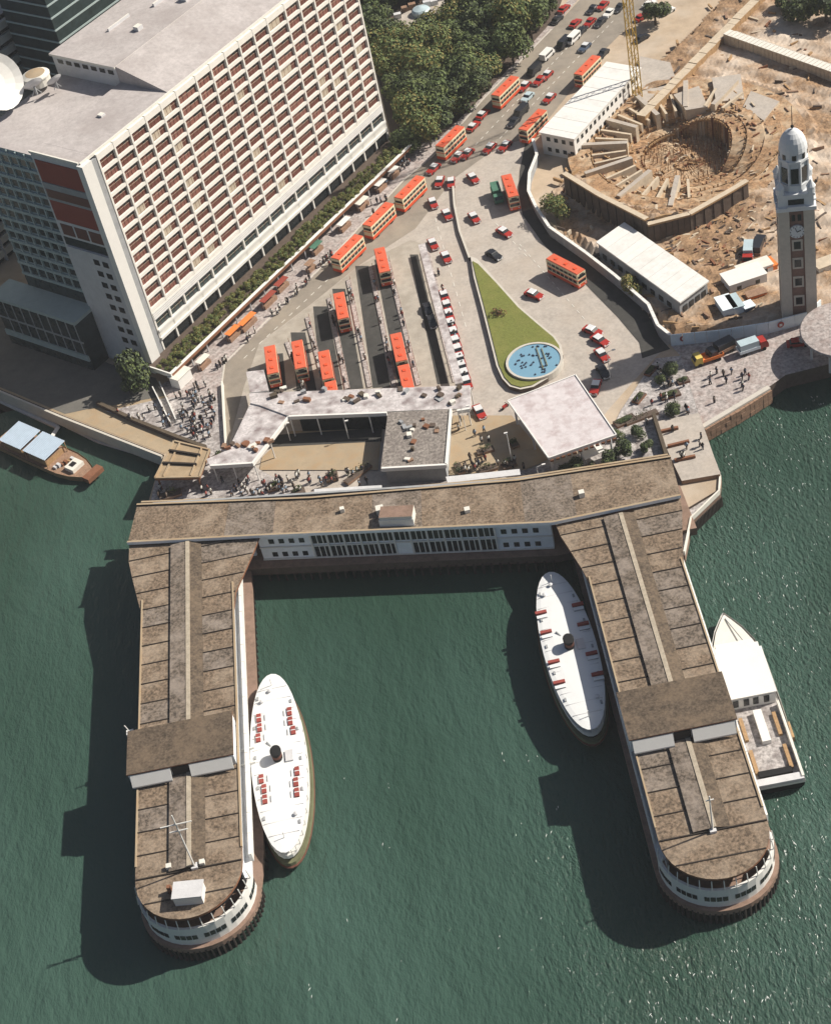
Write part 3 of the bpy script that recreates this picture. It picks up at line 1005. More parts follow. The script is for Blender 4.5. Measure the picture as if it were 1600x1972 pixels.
pav = thing('pavilion', 'small brown roofed pavilion where the promenade meets the pier', 'pavilion', tuple(P(345, 888)))
lp = loc_of(pav)
Q = [P(*c, ZG + 4) for c in [(336, 850), (405, 867), (385, 920), (299, 922)]]
mat('pav_roof', (.34, .26, .17), var=.2, scale=1.0, stain=(.24, .17, .1), stain_amt=.5, stain_scale=.4)
MB().prism([lp(p) for p in Q], 3.5, 4.0, 'rust', 'pav_roof').build('roof_slab', pav)
for i in range(4):
    a, b2 = lp(Q[i]), lp(Q[(i + 1) % 4])
    MB().bar(a * .99, b2 * .99, .35, 4.002, 4.3, 'ochre').build('roof_edge', pav)
for s in (.3, .72):
    a, b2 = lp(Q[0].lerp(Q[3], s)), lp(Q[1].lerp(Q[2], s))
    MB().bar(a * .8, b2 * .8, .4, 4.002, 4.5, 'seam').build('roof_rib', pav)
for s in (.18, .82):
    a, b2 = lp(Q[0].lerp(Q[1], s)), lp(Q[3].lerp(Q[2], s))
    MB().bar(a * .95, b2 * .95, .3, 4.002, 4.35, 'ochre').build('roof_rib', pav)
for p in Q:
    c = lp(p) * .9
    MB().tube((c.x, c.y, 0), (c.x, c.y, 3.5), .22, 'rust').build('column', pav)
hw_ = MB()
kp = PP([(190, 780), (262, 814), (342, 846), (398, 866)], ZG)
for a, b2 in zip(kp, kp[1:]):
    hw_.bar(a, b2, .8, ZG, ZG + 1.0, 'dark_stone', 'bark')
tag(hw_.build('planter_wall'), 'long dark planter wall along the back of the sunlit promenade strip', 'low wall')

lm = MB()


def dashes(a, b_, n, wid=.16, frac=.45):
    a, b_ = P(*a, ZG + .08), P(*b_, ZG + .08)
    for k in range(n):
        p, q_ = a.lerp(b_, k / n), a.lerp(b_, (k + frac) / n)
        d_ = (q_ - p).normalized()
        m_ = Vector((-d_.y, d_.x, 0)) * wid / 2
        lm.sheet([p + m_, q_ + m_, q_ - m_, p - m_], ZG + .08, 'offwhite')


dashes((905, 290), (1150, 30), 26)
dashes((930, 300), (1185, 35), 26)
dashes((1000, 470), (1130, 620), 14)
dashes((955, 430), (1020, 500), 6)
dashes((838, 420), (900, 640), 12)
dashes((470, 690), (640, 530), 12)
struct('lane_marking', lm)

# ------------------------------------------------------------------ ferry terminal
# landward hall
TZ = 11.3
hall_n = [(-56.9, 243.8), (-23.5, 234.6), (14.8, 226.6), (42.8, 223.6)]
hall_s = [(41.9, 213.4), (18.6, 214.0), (-34.8, 228.0), (-58.9, 234.0)]
hall = thing('terminal_hall', 'long brown roofed ferry terminal hall joining the two piers', 'ferry terminal', (-8, 224, 0))
lh = loc_of(hall)


def lerp2(a, b2, t_):
    return (a[0] + (b2[0] - a[0]) * t_, a[1] + (b2[1] - a[1]) * t_)


def along(pl, t_):
    L = [math.dist(a, b2) for a, b2 in zip(pl, pl[1:])]
    d = t_ * sum(L)
    for i, l in enumerate(L):
        if d <= l or i == len(L) - 1:
            return lerp2(pl[i], pl[i + 1], d / l)
        d -= l


S = hall_s[::-1]
NSEG = 11
for k in range(NSEG):
    t0, t1 = k / NSEG, (k + 1) / NSEG
    mids = [t_ for t_ in (.245, .765) if t0 < t_ < t1]
    north = [along(hall_n, t0)] + [along(hall_n, t1)]
    south = [along(S, t0)] + [along(S, t1)]
    poly = [lh(p) for p in (north[0], north[1], south[1], south[0])]
    MB().prism(poly, TZ - .5, TZ + .02 * (k % 3), 'rust', ['pier_roof', 'pier_roof', 'pier_roof_mid'][k % 3]).build('roof_panel', hall)
for name, pl, off in (('north_parapet', hall_n, 0), ('south_parapet', S, 0)):
    q = MB()
    for a, b2 in zip(pl, pl[1:]):
        q.bar(lh(a), lh(b2), .4, TZ - .3, TZ + .4, 'pier_wall' if name[0] == 's' else 'seam', 'ochre')
    q.build(name, hall)
q = MB()
st = [(p[0] + .2, p[1] + 2.2) for p in hall_n]
for a, b2 in zip(st, st[1:]):
    q.bar(lh(a), lh(b2), 2.6, 8.3, 8.8, 'seam', 'deck_brown')
for a, b2 in zip(st, st[1:]):
    q.bar(lh((a[0], a[1] + 1.2)), lh((b2[0], b2[1] + 1.2)), .4, 8.81, 9.1, 'ochre')
q.build('street_canopy', hall)
deckp = [(-55, 246), (-23.5, 238), (14.8, 230), (44, 227), (44, 212.2), (18.5, 213.2), (-35.2, 227.0), (-59.3, 233)]
MB().prism([lh(p) for p in deckp], 2.0, ZG + .22, 'dark_stone', 'deck_brown').build('deck', hall)
# south wall with two storeys of windows
A, B = Vector((-34.8, 229.2)), Vector((18.3, 215.2))
d = (B - A)
WL = d.length
d.normalize()
nrm = Vector((d.y, -d.x))
wr = math.atan2(d.y, d.x)
hallw = MB().bar(lh(A - nrm * .6), lh(B - nrm * .6), 1.0, ZG, TZ - .5, 'pier_wall')
hallw.build('south_wall', hall)
MB().bar(lh(Vector((-56.5, 236))), lh(Vector((-36, 231))), .5, ZG, TZ - .5, 'pier_wall').bar(lh(Vector((-54, 244))), lh(Vector((13, 228))), .5, ZG, TZ - .5, 'frame_grey').bar(lh(Vector((13, 228))), lh(Vector((41, 224))), .5, ZG, TZ - .5, 'frame_grey').bar(lh(Vector((-56.5, 236))), lh(Vector((-54, 244))), .5, ZG, TZ - .5, 'pier_wall').build('rear_wall', hall)
pane = MB().box(.08, -.1, 0, .97, .05, 2.75, 'dark_glass').box(-.09, -.22, -.1, .09, .04, 2.8, 'white').mesh('window')
sq = MB().box(0, -.08, 0, 1.0, .05, 1.1, 'dark_glass').mesh('window')
for fl, zz in ((0, 4.1), (1, 7.55)):
    # plain ends with small square windows
    for k in range(4):
        for s0 in (2.0 + k * 1.95, WL - 9.2 + k * 1.95):
            p = lh(A + d * s0 + nrm * -.08)
            inst('window', sq, hall, (p.x, p.y, zz + .4), wr)
    n_b, w_b = 11, (WL - 20.5) / 11
    for bb in range(n_b):
        if fl == 0 and bb == 5:
            continue
        for k in range(3):
            p = lh(A + d * (10.2 + bb * w_b + .12 + k * 1.04) + nrm * -.08)
            inst('window', pane, hall, (p.x, p.y, zz), wr)
q = MB()
a, b2 = A + nrm * .0, B
for zz in (3.82, 6.95, 10.35):
    q.bar(lh(A), lh(B), .45, zz, zz + .22, 'white')
for bb in range(n_b + 1):
    p_ = A + d * (10.2 + bb * w_b - .14)
    q.bar(lh(p_), lh(p_ + d * .3), .7, 4.05, 10.3, 'white')
q.build('ledge', hall)
p = A + d * (10.2 + 5 * w_b)
MB().bar(lh(p + d * .2 - nrm * .1), lh(p + d * (w_b - .2) - nrm * .1), .5, 4.1, 6.9, 'pier_wall').build('blank_panel', hall)
hut = MB()
c = lh(P(767, 1003, TZ))
o = hut.box(-3.1, -1.3, 0, 3.1, 1.6, 2.3, 'offwhite', 'deck_brown').box(-3.2, -1.45, 0, 3.2, -1.3, 1.7, 'white').build('roof_hut', hall)
o.location = (c.x, c.y, TZ)
o.rotation_euler = (0, 0, wr)
for (px, py, w_, h_) in ((733, 988, .7, .9), (660, 985, .4, .6), (900, 985, .5, .5), (1120, 955, .5, .7)):
    c = lh(P(px, py, TZ))
    MB().box(c.x - w_, c.y - w_, TZ, c.x + w_, c.y + w_, TZ + h_ * 1.6, 'offwhite').build('roof_vent', hall)
q = MB()
for k in range(34):
    for j in range(3):
        p = lh(lerp2((-34.5, 227.2), (17.5, 213.3), k / 33))
        q.tube((p.x + j * .3, p.y + j * 1.4, -3), (p.x + j * .3, p.y + j * 1.4, 2.5), .22, 'pile', 6)
q.build('piles', hall, 'stuff')


def finger(label, ax_n, ax_s, W, neck, hump, hump_over, cut, deck_l, deck_r):
    """pier finger; local x across (right +), y along axis towards land, origin at the round end's centre"""
    rz = math.atan2(ax_n[1] - ax_s[1], ax_n[0] - ax_s[0]) - math.pi / 2
    L = math.dist(ax_n, ax_s)
    f = thing('ferry_pier', label, 'pier', (ax_s[0], ax_s[1], 0), rz)
    hwid = W / 2
    EZ = 10.6
    # section: side strip | raised centre | side strip
    xs0, xs1 = -hwid * .36, hwid * .32
    # deck
    nseg = 18
    def endarc(r, r2, n=nseg):
        return [(-r * math.cos(math.pi * i / n), -r2 * math.sin(math.pi * i / n)) for i in range(n + 1)]
    arc = endarc(hwid + 1.15, hwid + .65)
    poly = [(-hwid - deck_l, L), (-hwid - deck_l, 6)] + arc + [(hwid + deck_r, 6), (hwid + deck_r, L)]
    MB().prism(poly, 2.2, 3.3, 'deck_brown').build('deck', f)
    q = MB()
    n_p = int(L / 1.5)
    for k in range(n_p):
        for xx in (-hwid - deck_l + .3, hwid + deck_r - .2):
            q.tube((xx, 5 + k * 1.5, -3), (xx, 5 + k * 1.5, 3.0), .2, 'pile', 5)
    for i in range(34):
        t_ = math.pi * i / 33
        for s in (.2, 1.6):
            q.tube((-(hwid + 1.2 - s) * math.cos(t_), -(hwid + .7 - s) * math.sin(t_), -3), (-(hwid + 1.2 - s) * math.cos(t_), -(hwid + .7 - s) * math.sin(t_), 2.6), .22, 'pile', 5)
    q.build('fender_piles', f, 'stuff')
    # walls (two storeys, pale) under the eaves
    wi = hwid - .7
    q = MB()
    q.box(-wi, 0, 3.3, -wi + .3, L - 3, 9.5, 'pier_wall')
    q.box(wi - .3, 0, 3.3, wi, L, 9.5, 'pier_wall')
    q.build('side_walls', f)
    q = MB()
    arc_o, arc_i = endarc(hwid + .55, hwid - .1), endarc(hwid + .15, hwid - .5)
    for i in range(nseg):
        if True:
            poly = [arc_o[i], arc_o[i + 1], arc_i[i + 1], arc_i[i]]
            q.prism(poly, 3.3, 7.5, 'white')
    q.build('end_wall', f)
    arc_g = endarc(hwid + .6, hwid - .04, 30)
    arc_g2 = endarc(hwid + .3, hwid - .3, 30)
    for i in range(30):
        if i % 5:
            MB().prism([lerp2(arc_g[i], arc_g[i + 1], .1), lerp2(arc_g[i], arc_g[i + 1], .9), arc_g2[i + 1], arc_g2[i]], 4.75, 5.75, 'dark_glass').build('window', f)
        if i % 2 == 0:
            p = lerp2(arc_g[i], arc_g[i + 1], .5)
            MB().tube((p[0], p[1], 7.5), (p[0] * .97, p[1] * .97, 9.6), .09, 'white', 5).build('end_post', f)
    q = MB()
    arc_d, arc_d2 = endarc(hwid - 1.4, hwid - 2), endarc(hwid - 1.5, hwid - 2.1)
    for i in range(nseg):
        q.prism([arc_d[i], arc_d[i + 1], arc_d2[i + 1], arc_d2[i]], 7.2, 9.6, 'dark_glass')
    q.build('end_glazing', f)
    # white upper-deck balustrade along the right side
    q = MB()
    for k in range(int(L / 4)):
        y_ = 3 + k * 4
        if y_ + 3.7 < L:
            q.box(hwid + .3, y_, 5.6, hwid + .75, y_ + 3.9, 7.6, 'white')
            q.box(-hwid - .5, y_, 5.9, -hwid - .3, y_ + 3.7, 7.2, 'white')
    q.box(hwid - .7, 0, 5.6, hwid + .5, L - 8, 5.85, 'greywhite')
    q.box(-hwid - .5, 0, 5.6, -hwid + .7, L - 8, 5.85, 'greywhite')
    q.build('gallery', f)
    # roof: end cap, side panels, raised centre strip
    def edge(y_):
        """left/right roof edge with the flare at the landward neck"""
        l_, r_2 = -hwid, hwid
        (yn, dl, dr) = neck
        if y_ > yn:
            s = (y_ - yn) / 14.5
            l_ -= dl * min(1, s * 1.05)
            r_2 += dr * min(1, s * 1.05)
        return l_, r_2
    h0, h1 = hump
    cap = endarc(hwid, hwid)
    MB().prism(cap, EZ - .45, EZ, 'rust', 'pier_roof').build('roof_end', f)
    MB().box(-hwid * .82, -4.7, EZ + .005, hwid * .82, -4.5, EZ + .12, 'seam').build('roof_joint', f)
    step = 4.4
    ys = [0.02, 4.4]
    while ys[-1] + step < L - 1:
        ys.append(ys[-1] + step)
    ys.append(L)
    for i in range(len(ys) - 1):
        ya, yb = ys[i] + .0, ys[i + 1] - .04
        for side in (0, 1):
            la, ra = edge(ya)
            lb_, rb = edge(yb)
            mname = rnd.choice(['pier_roof', 'pier_roof', 'pier_roof', 'pier_roof_mid'])
            dz_ = rnd.uniform(-.02, .02)
            if side == 0:
                MB().prism([(la, ya), (xs0, ya), (xs0, yb), (lb_, yb)], EZ - .45, EZ + dz_, 'rust', mname).build('roof_panel', f)
            else:
                MB().prism([(xs1, ya), (ra, ya), (rb, yb), (xs1, yb)], EZ - .45, EZ + dz_, 'rust', mname).build('roof_panel', f)
        if i == 0:
            MB().box(-hwid + .1, -.1, EZ + .06, hwid - .1, .1, EZ + .24, 'seam').build('roof_joint', f)
        if i > 0:
            la, ra = edge(ys[i])
            MB().box(la + .1, ys[i] - .07, EZ + .03, xs0 - .02, ys[i] + .07, EZ + .16, 'seam').build('roof_joint', f)
            MB().box(xs1 + .02, ys[i] - .07, EZ + .03, ra - .1, ys[i] + .07, EZ + .16, 'seam').build('roof_joint', f)
    c = MB()
    xm = .35
    for (ya, yb) in ((.15, h0 - .05), (h1 + .05, L - cut)):
        vs = [(xs0, ya, EZ - .3), (xs1, ya, EZ - .3), (xs1, yb, EZ - .3), (xs0, yb, EZ - .3), (xs0, ya, EZ + .45), (xm, ya, EZ + .7), (xs1, ya, EZ + .12), (xs0, yb, EZ + .45), (xm, yb, EZ + .7), (xs1, yb, EZ + .12)]
        c.add(vs, [(0, 3, 7, 4), (0, 4, 5, 6, 1), (3, 2, 9, 8, 7), (1, 6, 9, 2)], 'seam')
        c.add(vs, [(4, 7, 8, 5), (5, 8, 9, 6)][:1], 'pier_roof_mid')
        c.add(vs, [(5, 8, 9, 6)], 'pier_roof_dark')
    c.build('centre_roof', f)
    q = MB()
    for (ya, yb) in ((.2, h0 - .1), (h1 + .1, L - cut - .1)):
        q.box(xm - .5, ya, EZ + .55, xm + .25, yb, EZ + .78, 'pier_ridge')
    q.build('ridge_capping', f)
    # raised lantern block across the pier
    bl, br = -hwid - hump_over[0], hwid + hump_over[1]
    MB().prism([(bl, h0), (br, h0), (br, h1), (bl, h1)], EZ - .4, 13.2, 'pier_wall', 'pier_roof_dark').build('lantern', f)
    MB().box(bl - .15, h0 - .25, 13.2, br + .15, h1 + .2, 13.45, 'rust', 'pier_roof_dark').build('lantern_roof', f)
    wsp = (br - bl)
    for (u0, u1) in ((.02, .4), (.58, .98)):
        MB().add([(bl + wsp * u0, h0 - .3, 13.1), (bl + wsp * u1, h0 - .3, 13.1), (bl + wsp * u1, h0 - 1.35, 11.4), (bl + wsp * u0, h0 - 1.35, 11.4),
                  (bl + wsp * u0, h0 - .3, 12.8), (bl + wsp * u1, h0 - .3, 12.8), (bl + wsp * u1, h0 - 1.35, 11.1), (bl + wsp * u0, h0 - 1.35, 11.1)],
                 [(3, 2, 1, 0), (4, 5, 6, 7), (0, 1, 5, 4), (2, 3, 7, 6), (1, 2, 6, 5), (3, 0, 4, 7)], 'white').build('sloping_panel', f)
    MB().box(bl + wsp * .41, h0 - .35, EZ + .4, bl + wsp * .57, h0 - .02, 13.0, 'seam').build('dark_opening', f)
    q = MB()
    q.box(-hwid - .05, 2.4, EZ - .35, -hwid + .22, L - 16, EZ + .22, 'ochre')
    q.box(hwid - .22, 2.4, EZ - .35, hwid + .05, L - 16, EZ + .22, 'ochre')
    q.build('eaves_gutter', f)
    return f


fl = finger('left finger pier, brown panelled roof with a white hut near its round end', (-47.62, 234.6), (-50.4, 159.0), 16.9, (56, 2.7, 5.4), (18.6, 27.2), (.9, -.4), 3.6, .6, 1.9)
fr = finger('right finger pier, brown panelled roof with a launch alongside', (30.62, 215.7), (28.22, 144.9), 16.3, (54, 3.4, 3.2), (17.2, 26.4), (.5, -.1), 2.9, 1.2, .9)

hutp = P(368, 1728, 10.6)
h = thing('roof_hut', 'small white hut on the rounded end of the left pier roof', 'roof hut', (hutp.x, hutp.y, 10.6), -.15)
MB().box(-2.2, -1.3, 0, 2.2, 1.4, 1.9, 'white').build('wall', h)
MB().box(-2.35, -1.45, 1.9, 2.35, 1.55, 2.15, 'greywhite').build('roof', h)
MB().box(-3.6, 1.0, 0, -3.0, 1.6, 1.5, 'rust').build('pipe_box', h)


def mast(base, hgt, label, yards):
    m_ = thing('signal_mast', label, 'mast', tuple(base))
    MB().tube((0, 0, 0), (0, 0, hgt), .17, 'white', 6, .1).build('pole', m_)
    for z, w_ in yards:
        MB().tube((-w_, 0, z), (w_, 0, z), .1, 'white', 5).build('yard', m_)
    MB().box(-.5, -.5, 0, .5, .5, .5, 'greywhite').build('base', m_)


mast(P(376, 1670, 10.6), 13.5, 'white signal mast with two yards on the left pier roof', [(11.2, 2.4), (9.6, 1.4)])
mast(P(1372, 1600, 10.6), 8.5, 'plain white mast on the right pier roof', [(7.6, .6)])
for (px, py, z) in ((327, 1672, 10.6), (391, 1664, 10.6)):
    tag(MB().box(-.4, -.4, 0, .4, .4, .8, 'offwhite').build('roof_cowl'), 'small pale cowl on the left pier roof beside the signal mast' + (', left one' if px < 350 else ', right one'), 'vent').location = P(px, py, z)
lb2 = thing('lifebuoy_stand', 'small white lamp bracket jutting out over the shaded side of the left pier', 'lamp', tuple(P(253, 1415, 8)))
MB().box(-.6, -.5, 0, .6, .5, .8, 'white').build('box', lb2)
MB().tube((0, 0, .8), (-.4, 0, 2.6), .1, 'white').build('arm', lb2)

# terrace on the right of the hall
ter = thing('terrace', 'bare concrete terrace with low benches right of the terminal hall', 'terrace', tuple(P(1340, 880)))
lt = loc_of(ter)
tp = [lt(p) for p in PP([(1262, 812), (1345, 795), (1386, 913), (1312, 926), (1290, 880)], ZG + 1)]
MB().prism(tp, 0, 1.0, 'brick_wall', 'concrete').build('slab', ter)
for (a, b2) in (((1285, 858), (1326, 848)), ((1298, 885), (1338, 877)), ((1270, 830), (1305, 822))):
    p, q_ = PP([a, b2], ZG + 1.5)
    MB().bar(lt(p), lt(q_), .5, 1.0, 1.6, 'rust').build('bench', ter)
p, q_ = PP([(1258, 800), (1283, 880)], ZG + 1)
MB().bar(lt(p), lt(q_), .7, 0, 1.9, 'bark').build('hedge_wall', ter)
low_ = thing('landing_stage', 'low concrete landing stage with white rail beside the right pier root', 'landing stage', tuple(P(1350, 960, 2)))
ll = loc_of(low_)
MB().prism([ll(p) for p in PP([(1312, 928), (1388, 914), (1386, 948), (1332, 1000), (1318, 1068), (1306, 1060), (1308, 960)], 3.0)], -1.0, .9, 'deck_brown', 'plaza').build('slab', low_)
kp = PP([(1386, 918), (1384, 948), (1330, 1000), (1317, 1066)], 3.4)
for a, b2 in zip(kp, kp[1:]):
    MB().bar(ll(a), ll(b2), .3, .9, 2.0, 'offwhite').build('rail', low_)
for k in range(22):
    t_ = k / 21
    p = kp[1].lerp(kp[2], t_)
    c = ll(p)
    MB().tube((c.x + .3, c.y - .3, -4.5), (c.x + .3, c.y - .3, .4), .16, 'pile', 5).build('pile', low_)

# ------------------------------------------------------------------ vehicles
def hull_prof(q, prof, w, m_, inset=0.0):
    """extrude a side profile (x, z) across the width"""
    n = len(prof)
    vs = [(x_, -w, z) for x_, z in prof] + [(x_, w, z) for x_, z in prof]
    q.add(vs, [tuple(range(n)), tuple(range(2 * n - 1, n - 1, -1))] + [(i, n + i, n + (i + 1) % n, (i + 1) % n) for i in range(n)], m_)
    return q


def make_car(name, label, cat, body, roof, loc, L=4.5, W=1.72, H=1.42):
    c = thing(name, label, cat, loc)
    h = L / 2
    hull_prof(MB(), [(-h, .35), (-h + .1, .85), (-h + .9, .95), (h - 1.25, .95), (h - .15, .8), (h, .4), (h - .1, .22), (-h + .1, .22)], W / 2, body).build('body', c)
    bd = c.children[-1] if False else [o for o in c.children if o.name.startswith('body')][-1]
    hull_prof(MB(), [(-h + .65, .94), (-h + 1.05, H - .07), (h - 2.0, H - .07), (h - 1.3, .94)], W / 2 - .08, 'glass').build('windows', c)
    hull_prof(MB(), [(-h + .95, H - .08), (-h + 1.05, H), (h - 2.0, H), (h - 1.9, H - .08)], W / 2 - .1, roof).build('roof', c)
    wme = MB().tube((0, -.1, 0), (0, .1, 0), .32, 'tyre', 10).mesh('wheel')
    for sx_ in (-1, 1):
        for sy in (-1, 1):
            inst('wheel', wme, c, (sx_ * (h - .85), sy * (W / 2 - .06), .32))
    for sy in (-1, 1):
        MB().box(h - .13, sy * .6 - .18, .52, h - .02, sy * .6 + .18, .7, 'silver').build('headlight', bd)
    MB().box(-h - .06, -W / 2 + .1, .38, -h, W / 2 - .1, .52, 'silver').build('bumper', bd)
    MB().box(h, -W / 2 + .1, .34, h + .06, W / 2 - .1, .48, 'silver').build('bumper', bd)
    return c


FAR = (0, -400, -60)
PROTO = {}


def vehicle(kind, px, py, heading, label, group=None, z=ZG + .07, hz=1.0):
    """kind prototype, first use moves the prototype itself; px,py is where the body middle shows"""
    p = P(px, py, z + hz)
    rz = math.pi / 2 - math.radians(heading)
    pos = (p.x, p.y, z)
    pr2 = PROTO[kind]
    if not pr2[1]:
        pr2[1] = True
        r = pr2[0]
        r.location = pos
        r.rotation_euler = (0, 0, rz)
        r['label'] = label
        if group:
            r['group'] = group
        return r
    r = copy_thing(pr2[0], pos, rz, label, group)
    if not group and 'group' in r:
        del r['group']
    return r


PROTO['taxi'] = [make_car('taxi', 'x', 'taxi', 'taxi_red', 'silver', FAR), False]
PROTO['dark'] = [make_car('car', 'x', 'car', 'car_dark', 'car_dark', FAR), False]
PROTO['red'] = [make_car('car', 'x', 'car', 'taxi_red', 'taxi_red', FAR), False]
PROTO['white'] = [make_car('car', 'x', 'car', 'white', 'white', FAR), False]
PROTO['pale'] = [make_car('car', 'x', 'car', 'car_pale', 'car_pale', FAR), False]
PROTO['blue'] = [make_car('car', 'x', 'car', 'car_blue', 'silver', FAR), False]


def make_van(label, body):
    c = thing('van', label, 'van', FAR)
    hull_prof(MB(), [(-2.5, .4), (-2.5, 2.1), (1.6, 2.15), (2.3, 1.2), (2.5, 1.0), (2.5, .4)], .9, body).build('body', c)
    hull_prof(MB(), [(1.68, 2.05), (2.3, 1.22), (2.36, 1.24), (1.78, 2.1)], .8, 'glass').build('windscreen', c)
    MB().box(-2.2, -.93, 1.3, 1.4, .93, 1.8, 'glass').build('windows', c)
    wme = MB().tube((0, -.1, 0), (0, .1, 0), .36, 'tyre', 10).mesh('wheel')
    for sx_ in (-1.5, 1.6):
        for sy in (-.85, .85):
            inst('wheel', wme, c, (sx_, sy, .36))
    return c


PROTO['van_dark'] = [make_van('x', 'car_dark'), False]
PROTO['van_white'] = [make_van('x', 'white'), False]


def make_truck(label, cab, bed, cargo):
    c = thing('truck', label, 'truck', FAR)
    hull_prof(MB(), [(1.4, .6), (1.4, 2.3), (2.7, 2.3), (3.1, 1.5), (3.1, .6)], 1.05, cab).build('cab', c)
    hull_prof(MB(), [(2.72, 2.2), (3.05, 1.5), (3.12, 1.52), (2.8, 2.22)], .9, 'glass').build('windscreen', c)
    q = MB().box(-3.1, -1.1, .85, 1.3, 1.1, 1.05, bed)
    for y_ in (-1.1, 1.02):
        q.box(-3.1, y_, 1.05, 1.3, y_ + .08, 1.55, bed)
    q.box(-3.1, -1.02, 1.05, -3.02, 1.02, 1.55, bed)
    q.build('flatbed', c)
    if cargo:
        q = MB()
        q.box(-2.9, -1.0, 1.1, 1.1, 1.0, 2.9, cargo)
        q.build('cargo_box', c)
    wme = MB().tube((0, -.15, 0), (0, .15, 0), .45, 'tyre', 10).mesh('wheel')
    for sx_ in (-2, 2.1):
        for sy in (-.95, .95):
            inst('wheel', wme, c, (sx_, sy, .45))
    return c


PROTO['truck_green'] = [make_truck('x', 'truck_green', 'truck_green', 'truck_green'), False]
PROTO['truck_yellow'] = [make_truck('x', 'yellow_green', 'orange', None), False]
PROTO['truck_dark'] = [make_truck('x', 'car_dark', 'brick_wall', 'car_dark'), False]
PROTO['truck_white'] = [make_truck('x', 'taxi_red', 'hoarding', 'car_pale'), False]


def make_bus():
    c = thing('double_decker_bus', 'x', 'bus', FAR)
    L, W = 4.85, 1.25
    MB().box(-L, -W, .45, L, W, 1.25, 'bus_red').build('lower_skirt', c)
    MB().box(-L, -W + .01, 1.25, L, W - .01, 4.05, 'bus_cream').build('body', c)
    MB().box(-L + .08, -W + .1, 4.05, L - .08, W - .1, 4.22, 'bus_orange').box(-L + .03, -W + .02, 3.85, L - .03, W - .02, 4.06, 'bus_red').build('roof', c)
    for x_ in (-3.2, -.2, 2.6):
        MB().box(x_, -.35, 4.22, x_ + .7, .35, 4.36, 'bus_red').build('roof_hatch', c)
    q = MB()
    for z0, z1 in ((1.5, 2.2), (2.85, 3.5)):
        for k in range(7):
            x0 = -L + .35 + k * 1.3
            for s in (-1, 1):
                q.box(x0, s * W - .02, z0, x0 + 1.1, s * W + .02, z1, 'glass')
    q.build('side_windows', c)
    MB().box(-L - .01, -W, 2.25, L + .01, W, 2.45, 'bus_red').build('waist_band', c)
    MB().box(L - .02, -W + .15, 1.5, L + .03, W - .15, 2.2, 'glass').box(L - .02, -W + .15, 2.8, L + .03, W - .15, 3.45, 'glass').build('windscreen', c)
    MB().box(-L - .03, -W + .2, 2.8, -L + .02, W - .2, 3.4, 'glass').build('rear_window', c)
    MB().box(L - .02, -.6, 3.52, L + .04, .6, 3.8, 'black').build('destination_box', c)
    wme = MB().tube((0, -.14, 0), (0, .14, 0), .5, 'tyre', 12).mesh('wheel')
    for sx_ in (-2.8, 2.9):
        for sy in (-1.1, 1.1):
            inst('wheel', wme, c, (sx_, sy, .5))
    for s in (-.85, .85):
        MB().box(L, s - .15, .8, L + .05, s + .15, 1.05, 'silver').build('headlight', c)
    return c


PROTO['bus'] = [make_bus(), False]
G = 'double decker buses'
ZB = ZG + .07
for px, py, hd, lb_ in [
    (522, 692, 180, 'orange roofed bus first from the left in the bus rank'),
    (575, 682, 180, 'orange roofed bus second from the left in the bus rank'),
    (627, 702, 180, 'orange roofed bus third from the left in the rank, nosing up to another bus'),
    (640, 762, 180, 'bus half hidden at the concourse end of the third lane from the left'),
    (656, 588, 180, 'lone orange roofed bus halfway up the rank in the fourth lane from the left'),
    (735, 500, 180, 'orange roofed bus farthest up the rank near the stopped roadside buses'),
    (767, 668, 180, 'orange roofed bus behind another in the right hand bus lane'),
    (782, 730, 180, 'orange roofed bus at the concourse end of the right hand bus lane'),
    (788, 360, 42, 'roadside bus outside the office block, farthest of the queue of three'),
    (728, 412, 42, 'roadside bus outside the office block, middle of the queue of three'),
    (668, 475, 42, 'roadside bus outside the office block, nearest of the queue of three'),
    (866, 262, 42, 'bus at the kerb beside the lower end of the wood'),
    (972, 165, 42, 'bus at the kerb beside the upper end of the wood'),
    (1025, 230, 222, 'bus on the main road beside the white two storey site building'),
    (1130, 125, 222, 'bus on the main road above the white two storey site building'),
    (1088, 508, 148, 'orange roofed bus alone on the right hand road by the hoarding'),
    (981, 357, 180, 'orange roofed bus stopped beside the green lorry under the hoarding bend')]:
    vehicle('bus', px, py, hd, lb_, G, ZB, 4.2)

